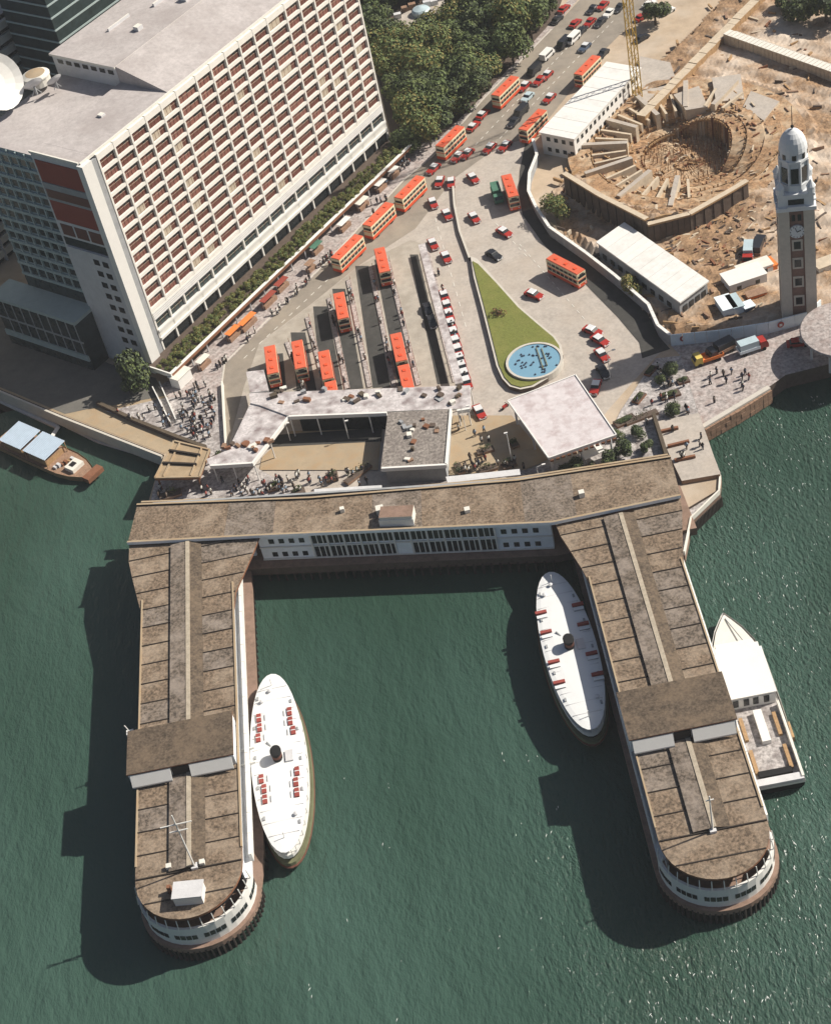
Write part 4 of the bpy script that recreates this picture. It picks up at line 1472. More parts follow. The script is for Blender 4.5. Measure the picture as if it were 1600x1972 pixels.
GT = 'red taxis with silver roofs'
for px, py, hd, lb_ in [
    (833, 388, 175, 'taxi by itself below the crossing, left of the upper pair'),
    (860, 410, 172, 'taxi close beside the median wall below the crossing'),
    (912, 416, 168, 'taxi halfway down the road right of the median wall'),
    (910, 340, 165, 'taxi right of the median wall head, below the crossing'),
    (970, 444, 150, 'taxi up the right hand road above the dark saloon'),
    (833, 467, 172, 'taxi left of the pair leaving above the taxi queue'),
    (858, 492, 172, 'taxi right of the pair leaving above the taxi queue'),
    (1027, 564, 140, 'taxi alone on the right hand road beside the lawn island'),
    (922, 790, 170, 'taxi at the bottom of the yard beside the concourse corner'),
    (1140, 634, 140, 'taxi first of the short row above the tower shadow'),
    (1154, 652, 150, 'taxi second of the short row above the tower shadow'),
    (1158, 680, 165, 'taxi third of the short row, nosing into the tower shadow'),
    (1146, 742, 205, 'taxi beside the right edge of the flat shelter roof'),
    (846, 347, 200, 'taxi left of the pair turning at the head of the median wall'),
    (868, 349, 190, 'taxi right of the pair turning at the head of the median wall'),
    (834, 322, 222, 'taxi behind the farthest roadside bus at the crossing'),
    (881, 299, 222, 'taxi left of two in the crossing lane below the wood'),
    (899, 293, 222, 'taxi right of two in the crossing lane below the wood'),
    (942, 282, 222, 'taxi in the middle of the crossing left of its neighbour'),
    (972, 278, 222, 'taxi in the middle of the crossing nearest the site building'),
    (911, 240, 42, 'taxi in front of the bus at the lower end of the wood'),
    (929, 217, 42, 'taxi between the two buses parked beside the wood'),
    (1009, 163, 222, 'taxi right of the upper bus beside the wood'),
    (1052, 142, 222, 'taxi higher up the main road in the middle lane'),
    (1057, 186, 222, 'taxi in the right lane above the site building bus')]:
    vehicle('taxi', px, py, hd, lb_, GT)
order = ['first', 'second', 'third', 'fourth', 'fifth', 'sixth', 'seventh', 'eighth', 'ninth', 'tenth', 'eleventh']
qs = [(898, 733), (894, 718), (889, 703), (885, 688), (881, 671), (877, 655), (873, 638), (868, 621), (864, 603), (860, 586), (855, 567)]
for i, (px, py) in enumerate(qs):
    vehicle('taxi', px, py, 176, '%s taxi from the concourse end in the nose to tail queue' % order[i], GT)
GC = 'cars on the roads'
for kind, px, py, hd, lb_ in [
    ('dark', 950, 488, 150, 'dark saloon with a pale roof rack on the right hand road'), ('dark', 1160, 712, 170, 'dark car standing in the tower shadow'),
    ('dark', 823, 592, 178, 'dark car farther up in the rightmost dark lane'), ('dark', 831, 616, 178, 'dark car nearer the concourse in the rightmost dark lane'),
    ('van_dark', 1028, 134, 222, 'dark van beside the upper bus near the wood'), ('pale', 1015, 184, 222, 'pale blue car behind two dark vehicles on the road'),
    ('van_dark', 1003, 214, 222, 'dark van in the middle lane behind the dark car'), ('dark', 989, 232, 222, 'dark car leading the dark van in the middle lane'),
    ('van_white', 1053, 104, 42, 'white van at the kerb below the top of the wood'), ('van_dark', 1085, 82, 222, 'dark van beside the white one near the wood top'),
    ('van_white', 1103, 73, 222, 'white van right of the dark van near the wood top'), ('dark', 1117, 58, 222, 'dark car following the white van at the top'),
    ('red', 1135, 40, 222, 'red car in the left lane near the top of the road'), ('dark', 1155, 40, 222, 'dark car in the middle lane near the top of the road'),
    ('dark', 1140, 15, 222, 'dark car at the kerb at the very top of the road'), ('red', 1085, 14, 42, 'red car on the far side at the top of the road'),
    ('white', 1172, 22, 222, 'white car in the middle of the road at the top'), ('red', 1160, 8, 222, 'red car farthest up the left lane'), ('dark', 1192, 12, 222, 'dark car farthest up the right lane'),
    ('red', 1107, 42, 42, 'red car at the kerb beside the top of the wood'), ('dark', 1072, 35, 42, 'dark car nosed against the wood at the top'),
    ('blue', 1125, 88, 222, 'blue car in the empty middle of the main road'), ('red', 1038, 152, 222, 'red car just below the dark van by the upper bus'),
    ('van_dark', 1180, 143, 222, 'dark van parked behind the white site building'), ('dark', 1160, 100, 222, 'dark car in front of the upper right bus'),
    ('red', 1535, 657, 100, 'red car under the edge of the round quay canopy'),
    ('white', 1250, 5, 60, 'white car parked near the lone car park tree'), ('dark', 1235, 70, 60, 'dark car parked below the lone car park tree'), ('red', 1235, 30, 60, 'red car parked left of the lone car park tree'),
    ('white', 1285, 18, 60, 'white car parked right of the lone car park tree')]:
    vehicle(kind, px, py, hd, lb_, GC)
for kind, px, py, hd, lb_ in [
    ('truck_green', 957, 375, 180, 'green lorry beside the stopped bus under the hoarding bend'),
    ('truck_yellow', 1362, 688, 262, 'yellow flatbed lorry on the quay road'), ('truck_dark', 1387, 674, 250, 'dark lorry just behind the yellow flatbed'),
    ('truck_white', 1448, 668, 82, 'pale blue box lorry with red cab on the quay road')]:
    vehicle(kind, px, py, hd, lb_)
lor = [('truck_dark', 1460, 475, 30, 'dark lorry among the sheds left of the clock tower'), ('truck_white', 1440, 490, 200, 'pale box lorry left of the clock tower')]
for kind, px, py, hd, lb_ in lor:
    vehicle(kind, px, py, hd, lb_)
motor = thing('motorcycle', 'small dark motorcycle by the corner of the flat shelter', 'motorcycle', tuple(P(973, 787, ZG)), .6)
MB().tube((-.7, 0, .33), (-.7, .1, .33), .33, 'tyre', 10).tube((.7, 0, .33), (.7, .1, .33), .33, 'tyre', 10).build('wheels', motor)
MB().box(-.6, -.18, .5, .5, .28, .9, 'taxi_red').tube((.55, 0, .8), (.45, 0, 1.15), .05, 'black').box(.4, -.4, 1.1, .5, .5, 1.17, 'black').build('frame', motor)

# ------------------------------------------------------------------ queue shelters
for i, (a, b2) in enumerate(islands):
    pa, pb = P(*a, ZG), P(*b2, ZG)
    sh_ = thing('queue_island', 'pale speckled queue island with low rails, %s from the left in the bus rank' % order[i], 'queue island', ((pa.x + pb.x) / 2, (pa.y + pb.y) / 2, ZG), 0, 'queue islands of the bus rank')
    lk = loc_of(sh_)
    MB().bar(lk(pa), lk(pb), 1.15, .05, .2, 'kerb', 'paving').build('platform', sh_)
    for s in (.45,):
        q = MB()
        a2, b3 = lk(pa) + Vector((s, 0)), lk(pb) + Vector((s, 0))
        n = int((a2 - b3).length / 2.2)
        q.bar(a2, b3, .06, 1.05, 1.13, 'rust')
        for k in range(n + 1):
            p = a2.lerp(b3, k / n)
            q.box(p.x - .05, p.y - .05, .2, p.x + .05, p.y + .05, 1.08, 'rust')
        q.build('rail', sh_)
lsh = thing('taxi_shelter', 'long narrow white roofed taxi shelter between the dark lane and the taxi queue', 'shelter', tuple(P(845, 600)))
lk = loc_of(lsh)
pa, pb = P(812, 470, ZG + 2.6), P(884, 738, ZG + 2.6)
MB().bar(lk(pa), lk(pb), 1.6, 2.45, 2.65, 'white', 'roof_stained').build('roof', lsh)
MB().bar(lk(P(818, 486)), lk(P(882, 735)), 2.2, .03, .2, 'kerb', 'paving').build('platform', lsh)
for k in range(12):
    p = lk(pa).lerp(lk(pb), (k + .5) / 12)
    MB().tube((p.x, p.y, .2), (p.x, p.y, 2.45), .08, 'greywhite').build('post', lsh)

# ------------------------------------------------------------------ ferries
def ferry_outline(L, W, p=2.1, n=40):
    pts = []
    for i in range(n):
        t_ = 2 * math.pi * i / n
        c, s = math.cos(t_), math.sin(t_)
        pts.append((L / 2 * math.copysign(abs(c) ** 1.0, c), W / 2 * math.copysign(abs(s) ** .96, s)))
    return pts


def loft(rings, m_, cap=True):
    q = MB()
    n = len(rings[0])
    vs = [v for r in rings for v in r]
    fs = [(j * n + i, j * n + (i + 1) % n, (j + 1) * n + (i + 1) % n, (j + 1) * n + i) for j in range(len(rings) - 1) for i in range(n)]
    if cap:
        fs.append(tuple(range((len(rings) - 1) * n, len(rings) * n)))
    q.add(vs, fs, m_)
    return q


def ferry(name_label, centre, rz, floats, L=38.3, W=9.5):
    f = thing('ferry', name_label, 'ferry', centre, rz, 'white roofed ferries berthed inside the piers')
    o = lambda l, w, z: [(x_, y_, z) for x_, y_ in ferry_outline(l, w)]
    loft([o(L * .9, W * .8, -.8), o(L * .965, W * 1.0, .9), o(L * .985, W * 1.06, 1.9)], 'ferry_green').build('hull', f)
    loft([o(L * .987, W * 1.07, 1.75), o(L * .99, W * 1.08, 1.95), o(L * .98, W * 1.06, 2.1)], 'ferry_rust').build('rubbing_strake', f)
    loft([o(L * .975, W * 1.05, 2.0), o(L * .97, W * 1.03, 2.9)], 'ferry_green').build('lower_bulwark', f)
    loft([o(L * .93, W * .86, 2.3), o(L * .93, W * .86, 4.6)], 'dark_glass').build('lower_cabin', f)
    loft([o(L * .965, W * .98, 4.3), o(L * .965, W * .98, 5.3)], 'white').build('upper_bulwark', f)
    loft([o(L * .9, W * .84, 4.6), o(L * .9, W * .84, 7.0)], 'dark_glass').build('upper_cabin', f)
    rings = [o(L * .98, W * .97, 6.85), o(L * .985, W * .975, 7.05), o(L * .9, W * .82, 7.22), o(L * .6, W * .5, 7.36), o(L * .2, W * .15, 7.42)]
    loft(rings, 'ferry_white').build('roof', f)
    q = MB()
    out = ferry_outline(L * .975, W * .965)
    for i, (x_, y_) in enumerate(out):
        q.tube((x_, y_, 5.2), (x_, y_, 6.9), .06, 'white', 4)
    q.build('stanchions', f)
    # funnel
    fn = MB().lathe([(.85, 7.2), (.85, 9.3), (.95, 9.3), (.95, 9.7), (.7, 9.75)], 'black', 14, (0, 0), 1.25, 1).lathe([(.88, 8.2), (.88, 8.9)], 'ferry_rust', 14, (0, 0), 1.25, 1)
    fn.build('funnel', f)
    MB().box(-1.3, -2.6, 7.25, .9, -1.3, 7.75, 'greywhite').build('skylight', f)
    MB().tube((L * .42, 0, 7.2), (L * .42, 0, 9.4), .08, 'white').build('mast', f)
    MB().tube((-L * .42, 0, 7.2), (-L * .42, 0, 9.0), .08, 'white').build('mast', f)
    if floats == 'long':
        for s in (-1, 1):
            for c in (-5.8, 7.0):
                for k in range(3):
                    x_ = c - 2.9 + k * 2.1
                    yy = s * (3.0 + (.0 if abs(x_) < 6 else -.35))
                    MB().box(x_, yy - .38, 7.25, x_ + 1.7, yy + .38, 7.62, 'float_red').box(x_ + .78, yy - .4, 7.3, x_ + .92, yy + .4, 7.66, 'ferry_white').build('life_float', f)
                    MB().box(x_ + .1, yy - s * 1.0 - .06, 7.25, x_ + 1.3, yy - s * 1.0 + .06, 7.5, 'frame_grey').build('rail', f)
    else:
        for s in (-1, 1):
            for x_ in (-7.6, -3.0, 3.8, 8.4):
                yy = s * 3.25
                MB().box(x_, yy - 1.0, 7.25, x_ + .6, yy + 1.0, 7.75, 'float_red').build('life_float', f)
                MB().box(x_ - 1.0, yy - .9, 7.22, x_ - .35, yy + .9, 7.55, 'frame_grey', 'ferry_white').build('life_float_rack', f)
    f.scale = (1, 1, .82)
    for k in range(13):
        x_ = -L * .4 + k * L * .8 / 12
        yw = W * .44 * math.sqrt(max(0, 1 - (2 * x_ / L) ** 2))
        MB().box(x_ - .04, -yw, 7.2, x_ + .04, yw, 7.33, 'greywhite').build('roof_seam', f)
    for k in range(5):
        for s in (-1, 1):
            x_ = -L * .33 + k * L * .165 + s
            yw = s * W * .40 * math.sqrt(max(0, 1 - (2 * x_ / L) ** 2))
            MB().box(x_ - .35, yw - .18, 7.2, x_ + .35, yw + .18, 7.42, 'frame_grey').build('roof_locker', f)
    MB().tube((2.6, 1.0, 7.3), (3.6, 1.6, 7.6), .16, 'frame_grey', 6).build('ventilator', f)
    for (x_, y_) in ((12.5, 1.9), (-12, -2.2), (14.5, .4)):
        MB().lathe([(.25, 7.2), (.25, 7.7), (.4, 7.8), (.1, 7.95)], 'greywhite', 8, (x_, y_)).build('vent', f)
    return f


a, b2 = P(521, 1290, 6), P(551, 1648, 6)
ferry('white roofed ferry with dark funnel beside the left pier, red floats set lengthwise', ((a.x + b2.x) / 2, (a.y + b2.y) / 2, 0), az(b2, a), 'long', 37.8, 9.5)
a, b2 = P(1055, 1094, 5.9), P(1142, 1412, 5.9)
ferry('white roofed ferry partly shaded by the right pier, red floats set crosswise', ((a.x + b2.x) / 2, (a.y + b2.y) / 2, 0), az(b2, a), 'cross', 36.6, 9.4)
gp = thing('gangplank', 'pale boarding ramp between the left pier and the ferry', 'gangplank', tuple(P(478, 1465, 5)))
MB().box(-1.8, -1.5, 0, 1.4, 1.5, .25, 'greywhite').box(-1.8, -1.6, .25, 1.4, -1.5, 1.3, 'white').box(-1.8, 1.5, .25, 1.4, 1.6, 1.3, 'white').build('ramp', gp)

# launch on the right of the right pier
bow, stern = P(1392, 1180, 2.5), P(1500, 1510, 2.5)
lz = az(stern, bow)
la = thing('launch', 'white motor launch with awning and open stern deck moored outside the right pier', 'boat', tuple((bow + stern) / 2 * Vector((1, 1, 0)) if False else ((bow.x + stern.x) / 2, (bow.y + stern.y) / 2, 0)), lz)
LL = math.dist(bow[:2], stern[:2])
hl = LL / 2


def boat_ring(l, w, z, sternw=.92, sq_=.0):
    pts = []
    for t_ in (1.0, .92, .8, .62, .4, .1, -.3, -.7, -1.0):
        y_ = w * (1 - max(0, (t_ - .25) / .75) ** 2.5) * (1 if t_ > -.7 else sternw)
        pts.append((l * t_, max(y_, .12)))
    full = [(x_, y_, z) for x_, y_ in pts] + [(x_, -y_, z) for x_, y_ in pts[::-1]]
    return full


HB = 4.4
q = loft([boat_ring(hl * .96, HB * .8, -.8), boat_ring(hl * .99, HB * .98, .9), boat_ring(hl, HB, 1.9)], 'black', False)
q.build('hull', la)
loft([boat_ring(hl, HB + .03, 1.8), boat_ring(hl * 1.005, HB + .08, 2.4)], 'white', False).build('topsides', la)
MB().add(boat_ring(hl * .99, HB * .97, 1.95), [tuple(range(18))[::-1]], 'plaza').build('deck', la)
MB().add([(v[0], v[1], 2.3) for v in boat_ring(hl * .98, HB * .95, 2.3) if v[0] > hl * .3], [tuple(range(len([v for v in boat_ring(hl * .98, HB * .95, 2.3) if v[0] > hl * .3])))[::-1]], 'offwhite').build('fore_deck', la)
MB().box(-hl * .12, -HB * .84, 2.0, hl * .5, HB * .84, 4.3, 'white').build('cabin', la)
MB().box(hl * .5, -HB * .8, 3.1, hl * .505, HB * .1, 4.1, 'dark_glass').box(hl * .5, HB * .2, 3.1, hl * .505, HB * .8, 4.1, 'dark_glass').build('windscreen', la)
MB().box(-hl * .12, -HB * .9, 4.5, hl * .42, HB * .9, 4.75, 'white').build('awning', la)
MB().box(hl * .42, -HB * .7, 2.4, hl * .58, HB * .75, 3.6, 'white').build('wheelhouse_step', la)
q = MB()
for y_ in (-HB * .6, -HB * .2, HB * .15, HB * .55):
    q.box(-hl * .125, y_, 2.6, -hl * .12, y_ + .9, 4.2, 'dark_glass')
q.build('rear_windows', la)
MB().box(-hl * .55, -.9, 2.0, -hl * .2, .5, 2.9, 'white').build('engine_casing', la)
for s in (-1, 1):
    q = MB().box(-hl * .98, s * HB * .88 - .2, 1.95, -hl * .15, s * HB * .88 + .2, 3.1, 'offwhite')
    q.build('bulwark', la)
    for k in range(2):
        MB().box(-hl * (.85 - k * .36), s * HB * .62 - .3, 2.0, -hl * (.6 - k * .36), s * HB * .62 + .3, 2.5, 'timber').build('bench', la)
MB().box(-hl * 1.0, -HB * .9, 1.9, -hl * .93, HB * .9, 2.9, 'greywhite').box(-hl * .9, -HB * .6, 2.0, -hl * .84, HB * .6, 2.6, 'black').build('stern_rail', la)
for s, k in ((1, -.3), (1, -.65), (-1, -.45)):
    MB().box(hl * k - 1.6, s * (HB + .12) - .2, 1.0, hl * k + 1.6, s * (HB + .12) + .2, 2.2, 'timber').build('fender_board', la)
q = MB().tube((hl * .93, 0, 2.4), (hl * .45, -HB * .55, 3.2), .1, 'frame_grey', 5)
q.build('boom', la)

# barges on the left
a, b2 = P(20, 836, 3), P(165, 908, 1.5)
bz = az(a, b2)
bg_ = thing('cargo_barge', 'wooden barge with two pale blue corrugated awnings moored at the left quay', 'boat', ((a.x + b2.x) / 2, (a.y + b2.y) / 2, 0), bz)
BL = math.dist(a[:2], b2[:2]) / 2 + 3
loft([boat_ring(BL * .96, 2.9, -.6, .95), boat_ring(BL, 3.5, 1.6, .95)], 'timber', False).build('hull', bg_)
MB().add(boat_ring(BL * .98, 3.3, 1.4, .95), [tuple(range(18))[::-1]], 'brick_wall').build('deck', bg_)
MB().box(BL * .9, -2.2, 1.3, BL * 1.03, 2.2, 2.4, 'rust').build('stem_board', bg_)
for k in range(2):
    x_ = BL * .25 - 7.4 - k * 7.6
    q = MB()
    for j in range(14):
        q.add([(x_ + j * .5, -3.1, 3.9), (x_ + j * .5 + .25, -3.1, 4.05), (x_ + j * .5 + .5, -3.1, 3.9), (x_ + j * .5, 3.1, 4.25), (x_ + j * .5 + .25, 3.1, 4.4), (x_ + j * .5 + .5, 3.1, 4.25)], [(0, 1, 4, 3), (1, 2, 5, 4)], 'blue_roof')
    q.build('awning', bg_)
    for sx_ in (.2, 6.8):
        for s in (-2.9, 2.9):
            MB().tube((x_ + sx_, s, 1.4), (x_ + sx_, s, 4.0), .1, 'timber', 5).build('post', bg_)
    MB().box(x_ + .6, -2.5, 1.4, x_ + 6.4, 2.5, 2.9, 'timber', 'brick_wall').build('cabin', bg_)
MB().box(BL * .48, -1.6, 1.4, BL * .66, 1.6, 2.3, 'offwhite').box(BL * .52, -.7, 2.3, BL * .6, .5, 2.45, 'black').build('hatch', bg_)
for k in range(6):
    MB().box(BL * .28 + k * .35, -2.4 + k * .7, 1.4, BL * .28 + .9 + k * .35, -1.8 + k * .7, 1.9 + .3 * (k % 2), rnd.choice(['timber', 'greywhite', 'rust'])).build('crate', bg_)

# ------------------------------------------------------------------ clock tower
tb = P(1537, 604, ZG)
tw = thing('clock_tower', 'tall brick and granite clock tower with white domed top beside the building site', 'clock tower', (tb.x, tb.y, ZG), math.radians(-13))
TWW = 3.45
q = MB().box(-TWW, -TWW, 0, TWW, TWW, 2.2, 'tower_stone')
q.box(-TWW + .5, -TWW + .5, 2.2, TWW - .5, TWW - .5, 27.5, 'tower_brick')
q.build('shaft', tw)
for sx_ in (-1, 1):
    for sy in (-1, 1):
        cx_, cy_ = sx_ * (TWW - 1.05), sy * (TWW - 1.05)
        MB().box(cx_ - 1.05, cy_ - 1.05, 2.2, cx_ + 1.05, cy_ + 1.05, 28.2, 'tower_stone').build('corner_pier', tw)
for k, z in enumerate((4.4, 9.2, 13.8, 18.2)):
    for rz in (0, math.pi / 2, math.pi, -math.pi / 2):
        o = MB().box(-1.05, -TWW + .42, z, 1.05, -TWW + .6, z + 2.7, 'tower_stone').box(-.65, -TWW + .36, z + .45, .65, -TWW + .5, z + 2.2, 'dark_glass').build('window', tw)
        o.rotation_euler = (0, 0, rz)
for rz in (0, math.pi / 2, math.pi, -math.pi / 2):
    # clock face
    q = MB()
    n = 28
    vs = [(1.5 * math.cos(2 * math.pi * i / n), -TWW + .1, 23.0 + 1.5 * math.sin(2 * math.pi * i / n)) for i in range(n)]
    vs2 = [(x_, -TWW + .6, z) for x_, y_, z in vs]
    q.add(vs + vs2, [tuple(range(n))] + [(i, n + i, n + (i + 1) % n, (i + 1) % n) for i in range(n)], 'tower_white')
    for h in range(12):
        t_ = math.pi * h / 6
        q.tube((1.15 * math.cos(t_), -TWW + .06, 23 + 1.15 * math.sin(t_)), (1.35 * math.cos(t_), -TWW + .06, 23 + 1.35 * math.sin(t_)), .07, 'black', 4)
    o = q.build('clock_face', tw)
    o.rotation_euler = (0, 0, rz)
    hd_ = MB().tube((0, -TWW + .03, 23), (.75, -TWW + .03, 23.35), .08, 'black', 4).tube((0, -TWW + .03, 23), (-.35, -TWW + .03, 24.05), .06, 'black', 4).build('clock_hands', o)
    o2 = MB().box(-.9, -TWW + .38, 25.4, -.25, -TWW + .55, 26.8, 'dark_glass').box(.25, -TWW + .38, 25.4, .9, -TWW + .55, 26.8, 'dark_glass').build('window', tw)
    o2.rotation_euler = (0, 0, rz)
q = MB().box(-TWW - .35, -TWW - .35, 28.2, TWW + .35, TWW + .35, 29.0, 'tower_white')
q.box(-TWW + .1, -TWW + .1, 29.0, TWW - .1, TWW - .1, 31.4, 'tower_white')
q.box(-TWW - .1, -TWW - .1, 31.4, TWW + .1, TWW + .1, 31.9, 'tower_white')
q.build('cornice', tw)
for rz in (0, math.pi / 2, math.pi, -math.pi / 2):
    o = MB().box(-1.5, -TWW + .02, 29.5, 1.5, -TWW + .12, 30.7, 'dark_glass').box(-1.7, -TWW - .5, 29.0, 1.7, -TWW, 29.35, 'tower_white').build('balcony', tw)
    o.rotation_euler = (0, 0, rz)
for sx_ in (-1, 1):
    for sy in (-1, 1):
        MB().lathe([(.8, 31.9), (.8, 33.2), (.95, 33.3), (.5, 34.0), (.1, 34.7)], 'tower_white', 10, (sx_ * 2.9, sy * 2.9)).build('corner_turret', tw)
# octagonal belfry
q = MB().lathe([(3.0, 31.9), (3.0, 33.4), (2.7, 33.4), (2.62, 38.2), (2.95, 38.2), (2.95, 38.7)], 'tower_white', 8)
o = q.build('belfry', tw)
o.rotation_euler = (0, 0, math.pi / 8)
for k in range(8):
    t_ = k * math.pi / 4
    o = MB().box(-.7, -2.62, 33.7, .7, -2.4, 37.0, 'dark_glass').build('belfry_opening', tw)
    o.rotation_euler = (0, 0, t_)
    o = MB().tube((1.06, -2.58, 33.4), (1.06, -2.58, 38.2), .24, 'tower_white', 6).build('column', tw)
    o.rotation_euler = (0, 0, t_)
    o = MB().lathe([(.45, 38.95), (.45, 40.0)], 'dark_glass', 8, (0, -2.5), 1, .5).build('dome_opening', tw)
    o.rotation_euler = (0, 0, t_)
MB().lathe([(2.75, 38.7), (2.6, 39.0), (2.6, 40.2), (2.72, 40.25), (2.62, 41.2), (2.35, 42.3), (1.9, 43.2), (1.3, 43.9), (.65, 44.35), (.15, 44.5)], 'tower_white', 20).build('dome', tw)
MB().tube((0, 0, 44.3), (0, 0, 49.5), .1, 'black', 6, .05).tube((0, 0, 44.8), (0, 0, 45.2), .3, 'black', 8).build('lightning_rod', tw)

# ------------------------------------------------------------------ building site
# earth works: a height field with a fan-shaped pit
ctr = P(1320, 285, ZG)
site_poly = [tuple(P(*p_)[:2]) for p_ in [(1035, 262), (1100, 310), (1090, 340), (1045, 380), (1070, 440), (1150, 510), (1290, 655), (1500, 630), (1640, 590), (1800, 500), (1800, 60), (1560, -40), (1440, -60), (1330, 60), (1200, 180)]]


bank = [tuple(P(*p_, ZG)[:2]) for p_ in [(1092, 380), (1160, 423), (1250, 470), (1330, 450), (1400, 410), (1445, 380), (1440, 330), (1380, 300), (1270, 300), (1180, 300), (1120, 320)]]


def site_h(x_, y_):
    dx, dy = x_ - ctr.x, y_ - ctr.y
    r = math.hypot(dx, dy)
    t_ = math.atan2(dy, dx)
    if r > 26.4 and inside((x_, y_), bank):
        return (1.0 if r < 28.6 else 2.2 if r < 31.5 else 3.6 if r < 34.5 else 5.0) + .25 * math.sin(x_ * 1.3 + y_) + .2 * math.sin(y_ * 2.1 - x_)
    h = .25 * math.sin(x_ * .31) * math.cos(y_ * .27) + .2 * math.sin(x_ * .9 + y_ * .7)
    if r < 30:
        h += .5
    return h


sxs = [p_[0] for p_ in site_poly]
sys_ = [p_[1] for p_ in site_poly]
st_ = .8
nx, ny = int((max(sxs) - min(sxs)) / st_), int((max(sys_) - min(sys_)) / st_)
vid = {}
vs, fs = [], []
rn = random.Random(3)
for i in range(nx):
    for j in range(ny):
        x_, y_ = min(sxs) + i * st_, min(sys_) + j * st_
        if inside((x_, y_), site_poly) and math.hypot(x_ - ctr.x, y_ - ctr.y) > 26.4:
            edge_ok = all(inside((x_ + a * 2, y_ + b_ * 2), site_poly) for a, b_ in ((1, 0), (-1, 0), (0, 1), (0, -1)))
            vid[i, j] = len(vs)
            vs.append((x_, y_, ZG + .12 + (site_h(x_, y_) + rn.uniform(-.10, .10) + .9 if edge_ok else 0)))
for (i, j) in vid:
    if (i + 1, j) in vid and (i, j + 1) in vid and (i + 1, j + 1) in vid:
        fs.append((vid[i, j], vid[i + 1, j], vid[i + 1, j + 1], vid[i, j + 1]))
mat('site_earth', (.27, .172, .10), var=.5, scale=.6, stain=(.56, .48, .40), stain_amt=.9, stain_scale=.05, fine=2.5, fw=1.0)
struct('site_ground', MB().add(vs, fs, 'site_earth'))


def bump(t_, c_, w_):
    d_ = (t_ - c_ + math.pi) % (2 * math.pi) - math.pi
    return max(0.0, math.cos(min(abs(d_) / w_, 1) * math.pi / 2)) ** .8


def ring_h(i, t_):
    e_, s_ = bump(t_, .25, 1.25), bump(t_, -1.6, 1.2)
    return [-3.6, -1.9 + 4.6 * e_ - .9 * s_, -.5 + 3.4 * e_ - .9 * s_, .7 + 2.0 * e_ - .9 * s_, 1.5 + .6 * e_ - .3 * s_][i]


RB = [0, 10.7, 14.2, 18.2, 22.4, 27.8]
pv, pf, NT = [], [], 144
prof_r = []
for i in range(5):
    n_ = 8 if i == 0 else 4
    for k in range(n_ + 1):
        prof_r.append((RB[i] + .12 + (RB[i + 1] - RB[i] - .2) * k / n_, i))
for rr_, i in prof_r:
    for k in range(NT):
        t_ = 2 * math.pi * k / NT
        pv.append((ctr.x + rr_ * math.cos(t_), ctr.y + rr_ * math.sin(t_), ZG + ring_h(i, t_) + rn.uniform(-.12, .12)))
for j in range(len(prof_r) - 1):
    for k in range(NT):
        pf.append((j * NT + k, j * NT + (k + 1) % NT, (j + 1) * NT + (k + 1) % NT, (j + 1) * NT + k)[::-1])
mat('pit_earth', (.31, .19, .105), var=.5, scale=.9, stain=(.50, .40, .28), stain_amt=.8, stain_scale=.2, fine=2.2, fw=1.2)
struct('excavation_pit', MB().add(pv, [f[::-1] for f in pf], 'pit_earth'))
# sheet-pile retaining wall (dark, along the near side of the pit)
rw = thing('retaining_wall', 'dark sheet piled retaining wall curving round the near side of the excavation', 'retaining wall', tuple(P(1200, 420)))
lw = loc_of(rw)
pl = PP([(1092, 382), (1160, 425), (1250, 472)], ZG)
pl2 = PP([(1250, 472), (1330, 452), (1400, 412), (1440, 388)], ZG)
for seg, hh in ((pl, 6.6), (pl2, 5.2)):
    for a, b2 in zip(seg, seg[1:]):
        n = max(2, int((b2 - a).length / 1.3))
        for k in range(n):
            p, q_ = a.lerp(b2, k / n), a.lerp(b2, (k + .92) / n)
            MB().bar(lw(p), lw(q_), .5 + .35 * (k % 2), -.2, hh + rnd.uniform(-.15, .15), 'dark_stone', 'site_concrete').build('sheet_pile', rw)
    q = MB()
    for a, b2 in zip(seg, seg[1:]):
        q.bar(lw(a), lw(b2), 1.3, hh + .15, hh + .6, 'timber', 'site_concrete')
    q.build('capping_beam', rw)
# ring of concrete buttresses, beams and formwork of the fan-shaped foundation
fan = thing('foundation', 'fan shaped ring of concrete foundations in the ochre excavation', 'foundation', (ctr.x, ctr.y, ZG))
for k in range(24):
    t_ = math.radians(36 + k * 9.6)
    c, s = math.cos(t_), math.sin(t_)
    big = k % 3 == 1
    r0, r1 = (13.6, 25.5) if big else (14.0, 22.0)
    top = ring_h(3, t_) + (1.7 if big else .9)
    MB().bar((c * r0, s * r0), (c * r1, s * r1), 1.15 if big else .6, -4, top, 'site_concrete', 'concrete' if big else 'site_concrete').build('radial_beam', fan)
for i, cnt in ((1, 84), (2, 96), (3, 110), (4, 120)):
    for k in range(cnt):
        t_ = 2 * math.pi * k / cnt
        if i == 4 and k % 2:
            continue
        x_, y_ = (RB[i] - .12) * math.cos(t_), (RB[i] - .12) * math.sin(t_)
        top = ring_h(i, t_) + rnd.uniform(.1, .9)
        if top - ring_h(i - 1, t_) > .5 and rnd.random() < .72:
            MB().box(x_ - .14, y_ - .14, ring_h(i - 1, t_) - .3, x_ + .14, y_ + .14, top, rnd.choice(['timber', 'timber', 'rust', 'site_concrete'])).build('soldier_post', fan)
    q = MB()
    for k in range(72):
        t0, t1 = 2 * math.pi * k / 72, 2 * math.pi * (k + .95) / 72
        if rnd.random() < .8:
            tp_ = ring_h(i, t0) - .15
            q.bar(((RB[i] - .3) * math.cos(t0), (RB[i] - .3) * math.sin(t0)), ((RB[i] - .3) * math.cos(t1), (RB[i] - .3) * math.sin(t1)), .18, tp_ - .5, tp_, 'timber')
    q.build('waling', fan, 'stuff')
rb = MB()
